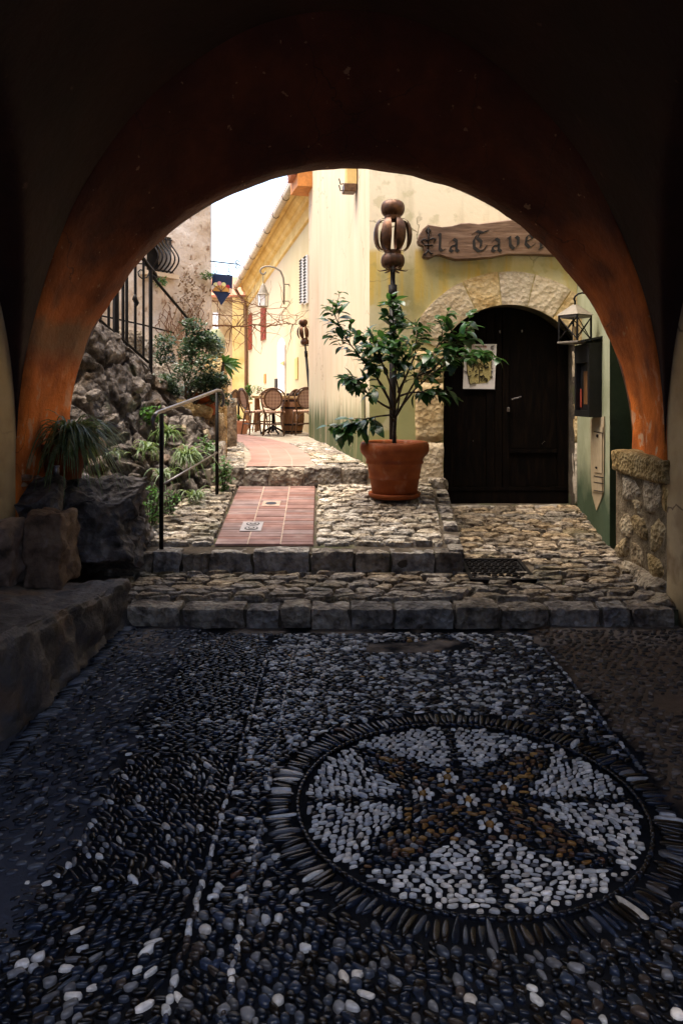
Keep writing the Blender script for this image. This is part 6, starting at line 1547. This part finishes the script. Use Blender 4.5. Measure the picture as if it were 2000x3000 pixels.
slab_table('wooden_table', P(738, 0, 16.0).x, P(845, 0, 16.0).x, 16.25, .55, ZUP + .76, 'pale wooden table behind the central bistro chair')
slab_table('long_bench_table', P(655, 0, 17.5).x, P(735, 0, 17.5).x, 17.6, .4, ZUP + .62, 'low pale wooden table at the far end of the terrace')
bt = P(800, 1275, 15.25); r = empty('bistro_table', (bt.x, bt.y, ZUP)); tag(r, 'small round bistro table with black pedestal behind the central chair', 'table')
mk('top', MB().lathe([(0, .72), (.30, .72), (.30, .745), (0, .745)], (bt.x, bt.y, ZUP), 28), M['wood'], r); mk('column', MB().tube([(bt.x, bt.y, ZUP + .05), (bt.x, bt.y, ZUP + .72)], .03, 8), M['iron'], r)
for k in range(4):
    a = k * math.pi / 2 + .5; mk('foot', MB().tube([(bt.x, bt.y, ZUP + .16), (bt.x + .14 * math.cos(a), bt.y + .14 * math.sin(a), ZUP + .09), (bt.x + .27 * math.cos(a), bt.y + .27 * math.sin(a), ZUP + .015)], .022, 6), M['iron'], r)
tag(mk('tray', MB().box((P(858, 0, 15.6).x, 15.6, ZUP + .81), (.26, .3, .06), bev=.01), M['black']), 'black tray standing on the barrel board', 'tray')
tr = P(706, 1265, 15.3); r = empty('trough_planter', (tr.x, tr.y, ZUP)); tag(r, 'square pale terracotta trough planter beside the chairs', 'planter')
mb = MB(); mb.add([(tr.x + sx * a, tr.y + sy * a * .8, ZUP + z) for a, z in ((.115, 0), (.14, .22), (.155, .225), (.155, .265), (.135, .265), (.13, .22)) for sx, sy in ((-1, -1), (1, -1), (1, 1), (-1, 1))], [(k * 4 + i, k * 4 + (i + 1) % 4, (k + 1) * 4 + (i + 1) % 4, (k + 1) * 4 + i) for k in range(5) for i in range(4)] + [(20, 21, 22, 23)]); mk('body', mb, M['terracotta2'], r)
herb(697, 1222, 15.3, (.07, .07, .05), 70, .05, 'small pale succulent growing in the trough planter')
tr = P(680, 1262, 15.5); r = empty('small_pot', (tr.x, tr.y, ZUP)); tag(r, 'small round orange pot next to the trough planter', 'flowerpot'); mk('body', MB().lathe([(0, .02), (.07, .02), (.095, .15), (.105, .16), (.105, .19), (.09, .19), (0, .17)], (tr.x, tr.y, ZUP), 20), M['terracotta2'], r, smooth=True)
herb(676, 1222, 15.5, (.05, .05, .13), 70, .05, 'spindly herb growing in the small orange pot')
herb(727, 1150, 15.9, (.09, .09, .17), 150, .07, 'leafy green vine climbing behind the wooden table')
herb(755, 1140, 16.1, (.16, .08, .10), 50, .06, 'loose leafy shoot trailing above the wooden table')
tag(mk('bollard', MB().tube([P(699, 1262, 16.2), P(699, 1160, 16.2)], .025, 8), M['iron'], smooth=True), 'thin black post rising behind the trough planter', 'post')
